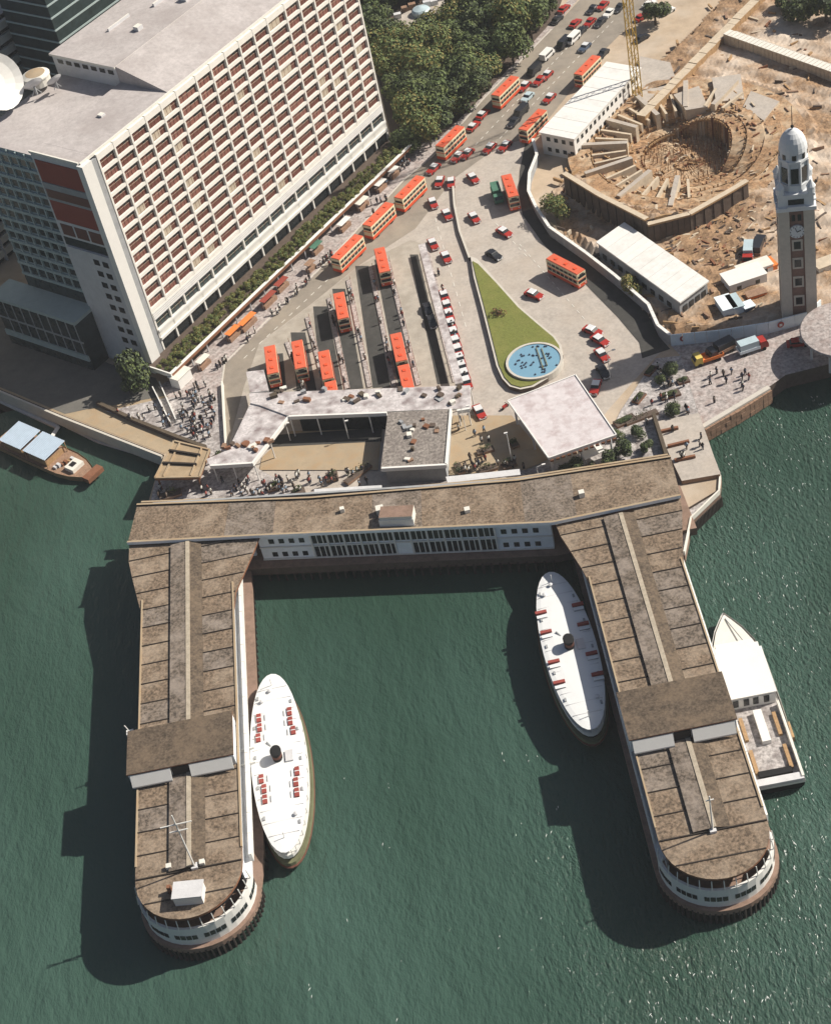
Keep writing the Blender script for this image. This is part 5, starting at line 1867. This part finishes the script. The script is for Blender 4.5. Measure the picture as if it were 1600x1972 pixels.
for j in range(2, 11):
    n_ = int(2 * math.pi * j / 1.15)
    for k in range(n_):
        t_ = 2 * math.pi * k / n_ + j
        if rnd.random() < .75:
            x_, y_ = j * math.cos(t_), j * math.sin(t_)
            rb.tube((x_, y_, -4), (x_ + rnd.uniform(-.1, .1), y_ + rnd.uniform(-.1, .1), rnd.uniform(-3, -1.6)), .1, rnd.choice(['timber', 'timber', 'rust', 'site_concrete']), 4)
for k in range(260):
    t_, i = rnd.uniform(0, 6.28), rnd.choice([0, 1, 2, 2, 3, 3, 4])
    r0 = rnd.uniform(RB[i] + .5, RB[i + 1] - .5)
    x_, y_ = r0 * math.cos(t_), r0 * math.sin(t_)
    a = t_ + math.pi / 2 + rnd.gauss(0, .5)
    l_ = rnd.uniform(.6, 2.2)
    z = ring_h(i, t_)
    rb.bar((x_, y_), (x_ + l_ * math.cos(a), y_ + l_ * math.sin(a)), rnd.uniform(.12, .35), z, z + rnd.uniform(.15, .6), rnd.choice(['timber', 'timber', 'rust', 'site_concrete', 'brick_wall']))
rb.build('loose_timber', fan, 'stuff')
for r0, hh, cnt in ((28.6, 2.6, 64), (31.5, 4.0, 66), (34.5, 5.6, 70)):
    for k in range(cnt):
        t0, t1 = math.radians(180 + k * 200 / cnt), math.radians(180 + (k + .9) * 200 / cnt)
        a, b2 = (r0 * math.cos(t0), r0 * math.sin(t0)), (r0 * math.cos(t1), r0 * math.sin(t1))
        if not inside((a[0] + ctr.x, a[1] + ctr.y), bank):
            continue
        MB().bar(a, b2, .5, -1, hh + rnd.uniform(-.3, .3), rnd.choice(['site_concrete', 'timber', 'timber', 'brick_wall'])).build('formwork', fan)
jk = MB()
for k in range(520):
    px, py = rnd.uniform(1060, 1640), rnd.uniform(-30, 640)
    p = P(px, py, ZG)
    if not inside((p.x, p.y), site_poly) or (p.xy - ctr.xy).length < 28 or (p.xy - tb.xy).length < 7:
        continue
    a, l_ = rnd.uniform(0, 3.14), rnd.uniform(.6, 3.2)
    z = ZG + site_h(p.x, p.y) + .9
    jk.bar((p.x, p.y), (p.x + l_ * math.cos(a), p.y + l_ * math.sin(a)), rnd.uniform(.15, .6), z - .3, z + rnd.uniform(.1, .7), rnd.choice(['timber', 'rust', 'site_concrete', 'brick_wall', 'timber', 'dark_stone', 'dark_stone']))
for k in range(420):
    p = P(rnd.uniform(1260, 1500), rnd.uniform(390, 520), ZG)
    a, l_ = rnd.gauss(.5, .5), rnd.uniform(.5, 2.0)
    z = ZG + site_h(p.x, p.y) + .9
    if p.y < ctr.y - 24 and inside((p.x, p.y), site_poly) and not inside((p.x, p.y), bank) and (p.xy - tb.xy).length > 8 and rnd.random() < .6:
        jk.bar((p.x, p.y), (p.x + l_ * math.cos(a), p.y + l_ * math.sin(a)), rnd.uniform(.12, .5), z - .2, z + rnd.uniform(.1, .6), rnd.choice(['timber', 'rust', 'brick_wall', 'dark_stone', 'site_concrete']))
jk.build('site_debris', None, 'stuff')
for k, (pp_, hh) in enumerate([([(1370, 150), (1425, 142), (1432, 190), (1378, 196)], 2.9), ([(1296, 182), (1345, 165), (1362, 205), (1320, 212)], 2.8), ([(1445, 175), (1500, 195), (1470, 232), (1430, 205)], 2.9), ([(1232, 108), (1290, 120), (1300, 150), (1240, 200), (1226, 160)], 1.5)]):
    pp = PP(pp_, ZG + hh)
    c_ = sum(pp, Vector()) / 4
    tag(MB().prism([(p.x, p.y) for p in pp], ZG, ZG + hh, 'site_concrete', 'concrete').build('concrete_slab'), ['pale concrete slab at the top of the pit, middle one', 'pale concrete slab at the top left of the pit', 'pale concrete slab at the top right of the pit', 'pale concrete slab just right of the crane foot'][k], 'slab')
# long embankment wall, rear wall with formwork bays
em = thing('embankment_wall', 'long straight ochre wall running up from the crane to the top of the site', 'wall', tuple(P(1350, 120)))
le = loc_of(em)
a, b2 = P(1235, 240, ZG), P(1480, -10, ZG)
for k in range(26):
    p, q_ = a.lerp(b2, k / 26), a.lerp(b2, (k + .96) / 26)
    MB().bar(le(p), le(q_), 2.4, 0, 2.6 + rnd.uniform(-.1, .1), 'timber', 'site_concrete').build('wall_panel', em)
rwl = thing('formwork_wall', 'pale slotted concrete wall crossing the top right of the site', 'wall', tuple(P(1500, 110)))
le = loc_of(rwl)
a, b2 = P(1400, 85, ZG), P(1625, 165, ZG)
for k in range(30):
    p, q_ = a.lerp(b2, k / 30), a.lerp(b2, (k + .9) / 30)
    MB().bar(le(p), le(q_), 2.6, 0, 3.6, 'site_concrete', 'offwhite').build('wall_bay', rwl)
    dvec = (b2 - a).normalized()
    nn = Vector((dvec.y, -dvec.x)) * 3.0
    MB().bar(le(p - nn.to_3d()), le(q_ - nn.to_3d()), .8, 0, 2.2, 'timber', 'kerb').build('bracket', rwl)
# tower crane
cb = P(1228, 196, ZG)
cr_ = thing('tower_crane', 'yellow lattice tower crane standing on the edge of the building site', 'crane', (cb.x, cb.y, ZG), .3)
q = MB()
CH, cwid = 62, .85
for sx_ in (-1, 1):
    for sy in (-1, 1):
        q.box(sx_ * cwid - .1, sy * cwid - .1, 0, sx_ * cwid + .1, sy * cwid + .1, CH, 'yellow')
q.build('mast_legs', cr_)
q = MB()
for k in range(31):
    z = k * 2
    s = 1 if k % 2 else -1
    for (ax, ay, bx, by) in ((-s, -1, s, -1), (-s, 1, s, 1), (-1, -s, -1, s), (1, -s, 1, s)):
        q.tube((ax * cwid, ay * cwid, z), (bx * cwid, by * cwid, z + 2), .07, 'yellow', 4)
q.build('mast_lattice', cr_)
MB().box(-2.5, -2.5, 0, 2.5, 2.5, .8, 'site_concrete').build('footing', cr_)
q = MB()
for s in (-.6, .6):
    q.box(-14, s - .1, CH, 38, s + .1, CH + .2, 'yellow')
q.box(-14, -.08, CH + 1.6, 38, .08, CH + 1.75, 'yellow')
for k in range(26):
    q.tube((-14 + k * 2, -.6, CH), (-13 + k * 2, 0, CH + 1.6), .06, 'yellow', 4)
    q.tube((-13 + k * 2, 0, CH + 1.6), (-12 + k * 2, .6, CH), .06, 'yellow', 4)
q.build('jib', cr_)
MB().box(-14, -1, CH - 1.5, -11, 1, CH, 'site_concrete').build('counterweight', cr_)
MB().box(.9, -.8, CH - 2.4, 2.4, .8, CH - .2, 'yellow').build('cab', cr_)

# white two-storey site building
g0, g1 = P(1047, 296, ZG), P(1103, 307, ZG)
vdir = Vector((math.sin(math.radians(42)), math.cos(math.radians(42)), 0))
wdt = abs((g1 - g0).dot(Vector((vdir.y, -vdir.x, 0))))
sb = thing('site_building', 'long white two storey site building with a flat roof beside the main road', 'building', (g0.x, g0.y, ZG), math.pi / 2 - math.radians(42))
BW, BLn, BH = 9.0, 33, 6.0
q = MB().box(0, -BW, 0, BLn, 0, BH, 'white', 'white')
q.build('wall', sb)
for k in range(14):
    x_ = -.4 + k * (BLn + .8) / 14
    MB().box(x_, -BW - .4, BH, x_ + (BLn + .8) / 14 - .06, .4, BH + .27 + .03 * (k % 2), 'white', ['white', 'sheet_white'][k % 3 == 0]).build('roof_panel', sb)
wq = MB().box(0, -.06, 0, 1.0, .06, 1.1, 'dark_glass').mesh('window')
for fl in (0, 1):
    for k in range(15):
        inst('window', wq, sb, (1.2 + k * 2.1, -BW, 1.1 + fl * 2.9))
    for k in range(4):
        inst('window', wq, sb, (0, -1.4 - k * 2.1, 1.1 + fl * 2.9), -math.pi / 2)
# long white shed
c0, c1, c2 = P(1147, 466, ZG + 4.6), P(1309, 583, ZG + 4.6), P(1365, 541, ZG + 4.6)
c3 = c0 + (c2 - c1)
shed = thing('long_shed', 'long low shed with a plain white roof beside the hoarding', 'shed', ((c0.x + c2.x) / 2, (c0.y + c2.y) / 2, ZG))
lsd = loc_of(shed)
cc = [lsd(p) for p in (c0, c1, c2, c3)]
MB().prism([p * .96 for p in cc], 0, 4.3, 'frame_grey').build('wall', shed)
for k in range(16):
    a_, b_ = cc[0].lerp(cc[1], k / 16), cc[0].lerp(cc[1], (k + .97) / 16)
    c_, d_ = cc[3].lerp(cc[2], (k + .97) / 16), cc[3].lerp(cc[2], k / 16)
    MB().prism([a_, b_, c_, d_], 4.3, 4.6 + .03 * (k % 2), 'white', ['white', 'sheet_white'][rnd.random() < .5]).build('roof_panel', shed)
for k in range(4):
    p = (cc[1].lerp(cc[2], .12 + k * .22)) * .965
    p2 = (cc[1].lerp(cc[2], .12 + k * .22 + .14)) * .965
    MB().bar(p, p2, .2, 1.2, 2.6, 'dark_glass').build('window', shed)
for k in range(9):
    p = (cc[0].lerp(cc[1], .05 + k * .1)) * .965
    p2 = (cc[0].lerp(cc[1], .05 + k * .1 + .05)) * .965
    MB().bar(p, p2, .2, 1.2, 2.4, 'dark_glass').build('window', shed)
# small huts near the tower
for i, (px, py, w_, l_, h_, rz, wm_, rm, lb_) in enumerate([
        (1432, 548, 4.2, 2.3, 2.8, .15, 'greywhite', 'white', 'white roofed hut with two dark windows left of the tower'),
        (1452, 530, 3.6, 1.6, 2.6, .15, 'greywhite', 'offwhite', 'pale hut behind the two windowed hut near the tower'),
        (1398, 600, 1.5, 2.4, 2.4, .1, 'hoarding', 'hoarding', 'pale blue container at the left of a pair near the hoarding'),
        (1415, 597, 1.1, 2.3, 2.4, .1, 'hoarding', 'car_pale', 'pale blue container at the right of a pair near the hoarding'),
        (1440, 600, 1.1, 1.1, 1.8, .2, 'car_blue', 'hoarding', 'little blue box hut in the shade left of the tower'),
        (1455, 575, 2.0, 1.0, 1.6, .1, 'orange', 'brick_wall', 'orange stack beside the white roofed hut near the tower'),
        (1590, 520, 2.5, 1.5, 2.2, .2, 'offwhite', 'site_concrete', 'pale hut right of the tower at the frame edge'),
        (1480, 520, 1.2, 1.6, 2.0, .2, 'orange', 'orange', 'orange skip close to the left foot of the tower')]):
    hh = thing('site_hut', lb_, 'hut', tuple(P(px, py, ZG)), rz)
    MB().box(-w_, -l_, 0, w_, l_, h_, wm_).build('wall', hh)
    MB().box(-w_ - .15, -l_ - .15, h_, w_ + .15, l_ + .15, h_ + .15, rm).build('roof', hh)
    if i < 2:
        for k in (-.5, .5):
            MB().box(w_ * k - .5, -l_ - .05, 1.1, w_ * k + .5, -l_, 2.0, 'dark_glass').build('window', hh)

# hoardings
ho = thing('hoarding', 'tall white hoarding curving round the building site beside its painted dark shade band', 'hoarding', tuple(P(1060, 450)))
lho = loc_of(ho)
hp = PP([(1028, 285), (1036, 315), (1022, 350), (1020, 385), (1034, 415), (1060, 455), (1130, 505), (1185, 548), (1250, 605), (1268, 645), (1292, 664)], ZG)
for a, b2 in zip(hp, hp[1:]):
    n = max(1, int((b2 - a).length / 2.4))
    for k in range(n):
        p, q_ = a.lerp(b2, k / n), a.lerp(b2, (k + .97) / n)
        MB().bar(lho(p), lho(q_), .7, 2.58, 2.75, 'white').build('coping', ho)
        MB().bar(lho(p), lho(q_), .25, 0, 2.5 + .06 * (k % 2), 'frame_grey', 'white').build('panel', ho)  # panel sides painted grey for their shaded face, white on top
h2 = thing('tower_hoarding', 'pale blue panelled hoarding with red marks in front of the clock tower', 'hoarding', tuple(P(1420, 650)))
lho = loc_of(h2)
hp = PP([(1292, 666), (1385, 657), (1480, 642), (1555, 622), (1580, 598)], ZG)
idx = 0
for a, b2 in zip(hp, hp[1:]):
    n = max(1, int((b2 - a).length / 2.2))
    for k in range(n):
        p, q_ = a.lerp(b2, k / n), a.lerp(b2, (k + .97) / n)
        MB().bar(lho(p), lho(q_), .25, 0, 2.9, 'hoarding').build('panel', h2)
for (px, py) in ((1315, 652), (1409, 640), (1502, 626)):
    p = lho(P(px, py + 10, ZG))
    o = MB().lathe([(.7, -.06), (.7, .06)], 'taxi_red', 16).build('red_disc', h2)
    o.location = (p.x, p.y - .35, 1.7)
    o.rotation_euler = (math.pi / 2, 0, .1)
    o2 = MB().box(-.28, .1, -.28, .28, .16, .28, 'white').build('white_mark', h2)
    o2.location = (p.x, p.y - .6, 1.7)
# dark band painting the hoarding's shadow over the lane beside it
area('hoarding_shade', [(1012, 270), (1000, 330), (998, 370), (1006, 414), (1046, 470), (1082, 507), (1124, 545), (1188, 610), (1230, 660), (1236, 690), (1290, 672), (1268, 648), (1250, 606), (1185, 550), (1130, 506), (1060, 456), (1034, 416), (1020, 386), (1022, 350), (1034, 315), (1026, 268)], .06, 'asphalt_and_shade')

# round quay canopy at the right edge
dc = P(1628, 632, ZG + 6)
rc = thing('round_canopy', 'big round pale canopy on the quay at the right edge', 'canopy', (dc.x, dc.y, ZG))
MB().lathe([(8.7, 5.4), (8.9, 5.7), (8.7, 6.0), (5, 6.4), (.5, 6.6)], 'paving', 40).build('roof_disc', rc)
for k in range(8):
    t_ = k * math.pi / 4
    MB().tube((7 * math.cos(t_), 7 * math.sin(t_), 0), (7 * math.cos(t_), 7 * math.sin(t_), 5.5), .25, 'greywhite').build('column', rc)

# ------------------------------------------------------------------ lamps, planters, canopies on the plaza
def lamp_post(px, py, label, h_=7.5, tip=(1.2, 0)):
    l_ = thing('street_lamp', label, 'street lamp', tuple(P(px, py, ZG)), 0, 'lamp posts')
    MB().tube((0, 0, 0), (0, 0, h_), .1, 'white', 6, .06).tube((0, 0, h_), (tip[0], tip[1], h_ + .3), .05, 'white', 5).build('post', l_)
    MB().box(tip[0] - .2, tip[1] - .15, h_ + .2, tip[0] + .5, tip[1] + .15, h_ + .4, 'white').build('lamp_head', l_)


lamp_post(986, 892, 'white lamp post in the shade of the flat shelter', 7.5, (-.3, .2))
lamp_post(1040, 940, 'white lamp post by the terminal roof below the flat shelter', 5.5)
lamp_post(897, 830, 'pale lamp post at the right end of the concourse', 6)
lamp_post(1175, 730, 'pale lamp post right of the dark car in the tower shadow', 7)
lamp_post(560, 850, 'white lamp post at the left of the courtyard', 4.5, (.3, .1))
lamp_post(672, 846, 'white lamp post in the middle of the courtyard', 4.5, (.3, .1))
for i, (quadp, z, lb_) in enumerate([([(605, 942), (735, 934), (735, 946), (605, 954)], 2.6, 'narrow white canopy over the pier entrance left of centre'),
                                    ([(858, 918), (1000, 903), (1002, 914), (862, 930)], 2.6, 'narrow white canopy over the pier entrance right of centre')]):
    pp = PP(quadp, ZG + z)
    c = sum(pp, Vector()) / 4
    cn = thing('entrance_canopy', lb_, 'canopy', (c.x, c.y, ZG))
    lcn = loc_of(cn)
    MB().prism([lcn(p) for p in pp], z - .2, z, 'white', 'greywhite').build('roof', cn)
    for p in pp:
        c2_ = lcn(p) * .96
        MB().tube((c2_.x, c2_.y, 0), (c2_.x, c2_.y, z - .2), .1, 'greywhite').build('post', cn)
bedn = 0
for (px, py, w_, l_, a) in [(530, 940, 1.6, .9, .1), (575, 950, 1.4, .8, .1), (690, 915, 3.2, .7, .6), (640, 920, 1.2, 1.2, 0), (935, 870, 1.7, .7, .1), (990, 858, .8, 1.0, .2), (940, 905, 1.8, .8, .1), (980, 897, 1.4, .9, .2), (420, 880, 1.2, .6, .6), (885, 905, .7, 1.5, .2), (330, 955, 2.2, 1.0, .1), (1060, 925, 2.5, .8, .2), (1235, 806, 3.4, .7, .2), (1140, 905, 1.2, 1.2, .3)]:
    bedn += 1
    where = 'on the pier forecourt' if py > 900 and px > 450 else ('in the plaza corner' if px < 450 else 'near the flat shelter')
    b_ = thing('planter', 'dark planted stone box %s, %s' % (where, ['left of the forecourt by the pavilion', 'second along the forecourt', 'long slanting one under the kiosk corner', 'square one below the courtyard', 'lowest of three in the shade', 'small one under the shelter edge', 'beside the entrance canopy', 'next to the lamp post', 'by the concourse corner', 'upright one at the kiosk end', 'at the foot of the pavilion', 'long one against the terminal roof', 'hedge row at the garden entrance', 'square one by the white awning'][bedn - 1]), 'planter', tuple(P(px, py, ZG + .16)), a, 'planters %s' % where)
    MB().box(-w_, -l_, 0, w_, l_, .6, 'brick_wall', 'dark_stone').build('box', b_)
    o = inst('plants', leaf_cloud(200 + bedn, 130, max(w_, l_) * .9, 1.2, .18, ['leaf_dark', 'leaf'], 4), b_, (0, 0, .5))
    o.scale = (1, min(1, l_ / w_ * 1.2) if l_ < w_ else 1, 1)
for (px, py, w_, l_, a, lb_) in [(1203, 812, 2.2, 1.0, .3, 'brown edged bed at the left end of the garden near the flat shelter'), (1230, 768, 1.6, .8, .8, 'brown edged bed beside the low bush in the garden'),
                               (1290, 762, 2.0, .9, .1, 'brown edged bed on the garden path near the quay road'), (1252, 716, 1.5, .7, .8, 'brown edged bed by the sharp tip of the yard corner'), (1315, 735, 1.2, .8, .1, 'small brown edged bed closest to the quay road')]:
    b_ = thing('garden_bed', lb_, 'garden bed', tuple(P(px, py, ZG + .18)), a)
    MB().box(-w_, -l_, 0, w_, l_, .5, 'rust', 'dark_stone').build('kerb', b_)
    o = inst('plants', DARKCR[0], b_, (0, 0, .3))
    o.scale = (w_ / 3.6, l_ / 3.6, .16)
kh = thing('white_tent', 'bright white awning in front of the flat shelter, beside the garden trees', 'awning', tuple(P(1140, 885, ZG)), .3)
MB().prism([(-2.2, -1.6), (2.2, -1.6), (2.2, 1.8), (-2.2, 1.8)], 2.3, 2.5, 'white').build('cover', kh)
for a in (-2, 2):
    for c in (-1.4, 1.6):
        MB().tube((a, c, 0), (a, c, 2.3), .07, 'greywhite').build('post', kh)
kb2 = thing('kiosk', 'white kiosk box under the canopy corner at the end of the office block', 'kiosk', tuple(P(347, 738, ZG + .16)), HOTEL_RZ)
MB().box(-1.6, -1.6, 0, 2.6, 1.0, 2.6, 'white').build('wall', kb2)
MB().box(-1.8, -1.8, 2.6, 2.8, 1.2, 2.75, 'offwhite').build('roof', kb2)
# stalls and parked handcarts along the office pavement
for i, (px, py, m_, w_) in enumerate([(480, 628, 'orange', 2.4), (452, 650, 'orange', 1.8), (612, 485, 'truck_green', 1.6), (520, 585, 'red_panel', 2.2), (545, 556, 'red_panel', 1.8), (600, 520, 'brick_wall', 1.2), (395, 705, 'offwhite', 1.6), (665, 440, 'white', 1.8), (700, 400, 'offwhite', 1.8), (735, 365, 'white', 1.6), (760, 340, 'white', 1.4)]):
    nm = {'orange': 'orange', 'truck_green': 'green', 'red_panel': 'red', 'brick_wall': 'brown', 'offwhite': 'cream', 'white': 'white'}[m_]
    s_ = thing('street_stall', '%s topped street stall, %s from the pier end along the office pavement' % (nm, ['third', 'second', 'seventh', 'fourth', 'fifth', 'sixth', 'first', 'eighth', 'ninth', 'tenth', 'eleventh'][i]), 'stall', tuple(P(px, py, ZG + .16)), HOTEL_RZ, 'stalls along the office pavement')
    MB().box(-w_, -.6, 0, w_, .6, 1.0, 'brick_wall').build('counter', s_)
    MB().box(-w_ - .1, -.8, 2.1, w_ + .1, .8, 2.2, m_).build('cover', s_)
    for a in (-w_, w_):
        MB().tube((a, 0, 0), (a, 0, 2.1), .05, 'greywhite', 5).build('post', s_)

# ------------------------------------------------------------------ people
def person_mesh(top, legs, stride):
    me = bpy.data.meshes.new('p')
    V = [(0, 0, .92), (0, 0, 1.15), (0, 0, 1.40), (0, 0, 1.52), (.02, 0, 1.66), (0, .1, .9), (stride * .5, .1, .5), (stride * .3, .1, .06), (stride * .3 + .14, .1, .03), (0, -.1, .9), (-stride * .4, -.1, .5), (-stride * .9, -.1, .08), (-stride * .9 + .14, -.1, .03),
         (0, .2, 1.38), (-stride * .4, .27, 1.1), (stride * .1, .27, .86), (0, -.2, 1.38), (stride * .3, -.27, 1.1), (stride * .7, -.25, .9)]
    Ed = [(0, 1), (1, 2), (2, 3), (3, 4), (0, 5), (5, 6), (6, 7), (7, 8), (0, 9), (9, 10), (10, 11), (11, 12), (2, 13), (13, 14), (14, 15), (2, 16), (16, 17), (17, 18)]
    R = [.15, .15, .16, .07, .12, .1, .075, .05, .045, .1, .075, .05, .045, .075, .055, .045, .075, .055, .045]
    me.from_pydata(V, Ed, [])
    o = bpy.data.objects.new('p', me)
    COL.objects.link(o)
    md_ = o.modifiers.new('s', 'SKIN')
    for i, sv in enumerate(me.skin_vertices[0].data):
        sv.radius = (R[i] * 1.3, R[i] * 1.3)
        sv.use_root = i == 0
    dg = bpy.context.evaluated_depsgraph_get()
    dg.update()
    m2 = bpy.data.meshes.new_from_object(o.evaluated_get(dg))
    bpy.data.objects.remove(o)
    m2.name = 'person'
    m2.materials.clear()
    for k in (top, legs, 'skin', 'hair'):
        m2.materials.append(MATS[k])
    for p in m2.polygons:
        z = p.center.z
        arm = abs(p.center.y) > .23 and z < 1.1
        p.material_index = 3 if z > 1.66 or (z > 1.56 and p.center.x < 0) else 2 if z > 1.5 or arm else 0 if z > .93 else 1
        p.use_smooth = True
    return m2


PMESH = [person_mesh('cloth%d' % a, 'cloth%d' % b_, s) for a, b_, s in ((0, 1, .28), (0, 5, .2), (2, 1, .25), (4, 3, .3), (3, 5, .1), (1, 5, .28), (5, 1, .2), (0, 3, .05))]


def crowd(poly, n, label, group, z=.17):
    w = [tuple(P(a, b_, ZG + z)[:2]) for a, b_ in poly]
    xa, xb = min(p[0] for p in w), max(p[0] for p in w)
    ya, yb = min(p[1] for p in w), max(p[1] for p in w)
    k = 0
    cl = [(rnd.uniform(xa, xb), rnd.uniform(ya, yb)) for _ in range(max(2, n // 5))]
    for _ in range(n * 40):
        if k >= n:
            break
        if rnd.random() < .6:
            c = rnd.choice(cl)
            p = (c[0] + rnd.gauss(0, 1.3), c[1] + rnd.gauss(0, 1.3))
        else:
            p = (rnd.uniform(xa, xb), rnd.uniform(ya, yb))
        if not inside(p, w):
            continue
        o = inst('person', rnd.choice(PMESH), None, (p[0], p[1], ZG + z), rnd.uniform(0, 6.28))
        s = rnd.uniform(.95, 1.1)
        o.scale = (s, s, s)
        tag(o, label, 'person', group)
        k += 1


crowd([(330, 770), (420, 720), (418, 830), (395, 855), (350, 830)], 70, 'person walking on the crowded plaza between the office corner and the pavilion', 'people on the plaza')
crowd([(400, 730), (640, 490), (650, 500), (434, 700)], 34, 'person on the pavement below the office canopy beside the roadside buses', 'people on the office pavement')
crowd([(690, 430), (780, 310), (800, 320), (700, 440)], 16, 'person on the pavement at the far end of the office canopy', 'people at the far end of the office pavement')
crowd([(300, 930), (395, 928), (500, 925), (600, 925), (600, 958), (295, 962)], 38, 'person on the forecourt strip between the pavilion and the terminal roof', 'people on the left pier forecourt')
crowd([(560, 915), (720, 905), (600, 950)], 16, 'person between the courtyard and the white entrance canopy', 'people before the left entrance canopy')
crowd([(480, 925), (735, 912), (735, 935), (600, 945), (470, 960)], 16, 'person close to the hall canopy below the courtyard', 'people below the courtyard')
crowd([(870, 880), (1010, 870), (1040, 905), (870, 915)], 20, 'person by the white entrance canopy right of centre', 'people before the right entrance canopy')
crowd([(1200, 800), (1270, 700), (1310, 700), (1330, 800), (1240, 820)], 24, 'person strolling in the pier garden near the quay', 'people in the pier garden')
crowd([(880, 810), (930, 820), (960, 880), (880, 880)], 6, 'person crossing the sunlit ochre forecourt beside the kiosk roof', 'people on the ochre forecourt')
crowd([(215, 800), (320, 780), (340, 835)], 12, 'person on the plaza left of the white railings', 'people left of the white railings')
crowd([(1330, 720), (1480, 690), (1500, 715), (1380, 790)], 12, 'person on the open quay road by the harbour wall', 'people on the quay road', .11)
crowd([(1290, 830), (1345, 820), (1370, 900), (1310, 915)], 8, 'person on the bare concrete terrace', 'people on the terrace', 1.01)
for i, (a, b2) in enumerate(islands):
    for k in range(9):
        t_ = rnd.uniform(.1, .95)
        p = P(a[0] + (b2[0] - a[0]) * t_, a[1] + (b2[1] - a[1]) * t_, ZG + .22)
        tag(inst('person', rnd.choice(PMESH), None, (p.x + rnd.uniform(-.3, .3), p.y, ZG + .22), rnd.uniform(0, 6.28)), 'person waiting between the rails of a bus queue island', 'person', 'people queueing for buses')
for i in range(16):
    t_ = rnd.uniform(.05, .98)
    p = P(824 + (884 - 824) * t_ + 5, 500 + (735 - 500) * t_, ZG + .2)
    tag(inst('person', rnd.choice(PMESH), None, (p.x + 1.0, p.y, ZG + .03), rnd.uniform(0, 6.28)), 'person waiting beside the long taxi shelter', 'person', 'people waiting for taxis')

# thin summer haze round the whole scene
hz = MB().box(-700, -250, -1, 700, 900, 232, 'white')
hz.mats = []
me = bpy.data.meshes.new('haze')
me.from_pydata(hz.v, [], hz.f)
hm = bpy.data.materials.new('haze')
hm.use_nodes = True
ht = hm.node_tree
ht.nodes.remove(ht.nodes['Principled BSDF'])
pvn = ht.nodes.new('ShaderNodeVolumePrincipled')
pvn.inputs['Color'].default_value = (.92, .95, 1, 1)
pvn.inputs['Density'].default_value = .00009
ht.links.new(pvn.outputs[0], ht.nodes['Material Output'].inputs['Volume'])
me.materials.append(hm)
ho_ = bpy.data.objects.new('haze', me)
COL.objects.link(ho_)
ho_['kind'] = 'stuff'
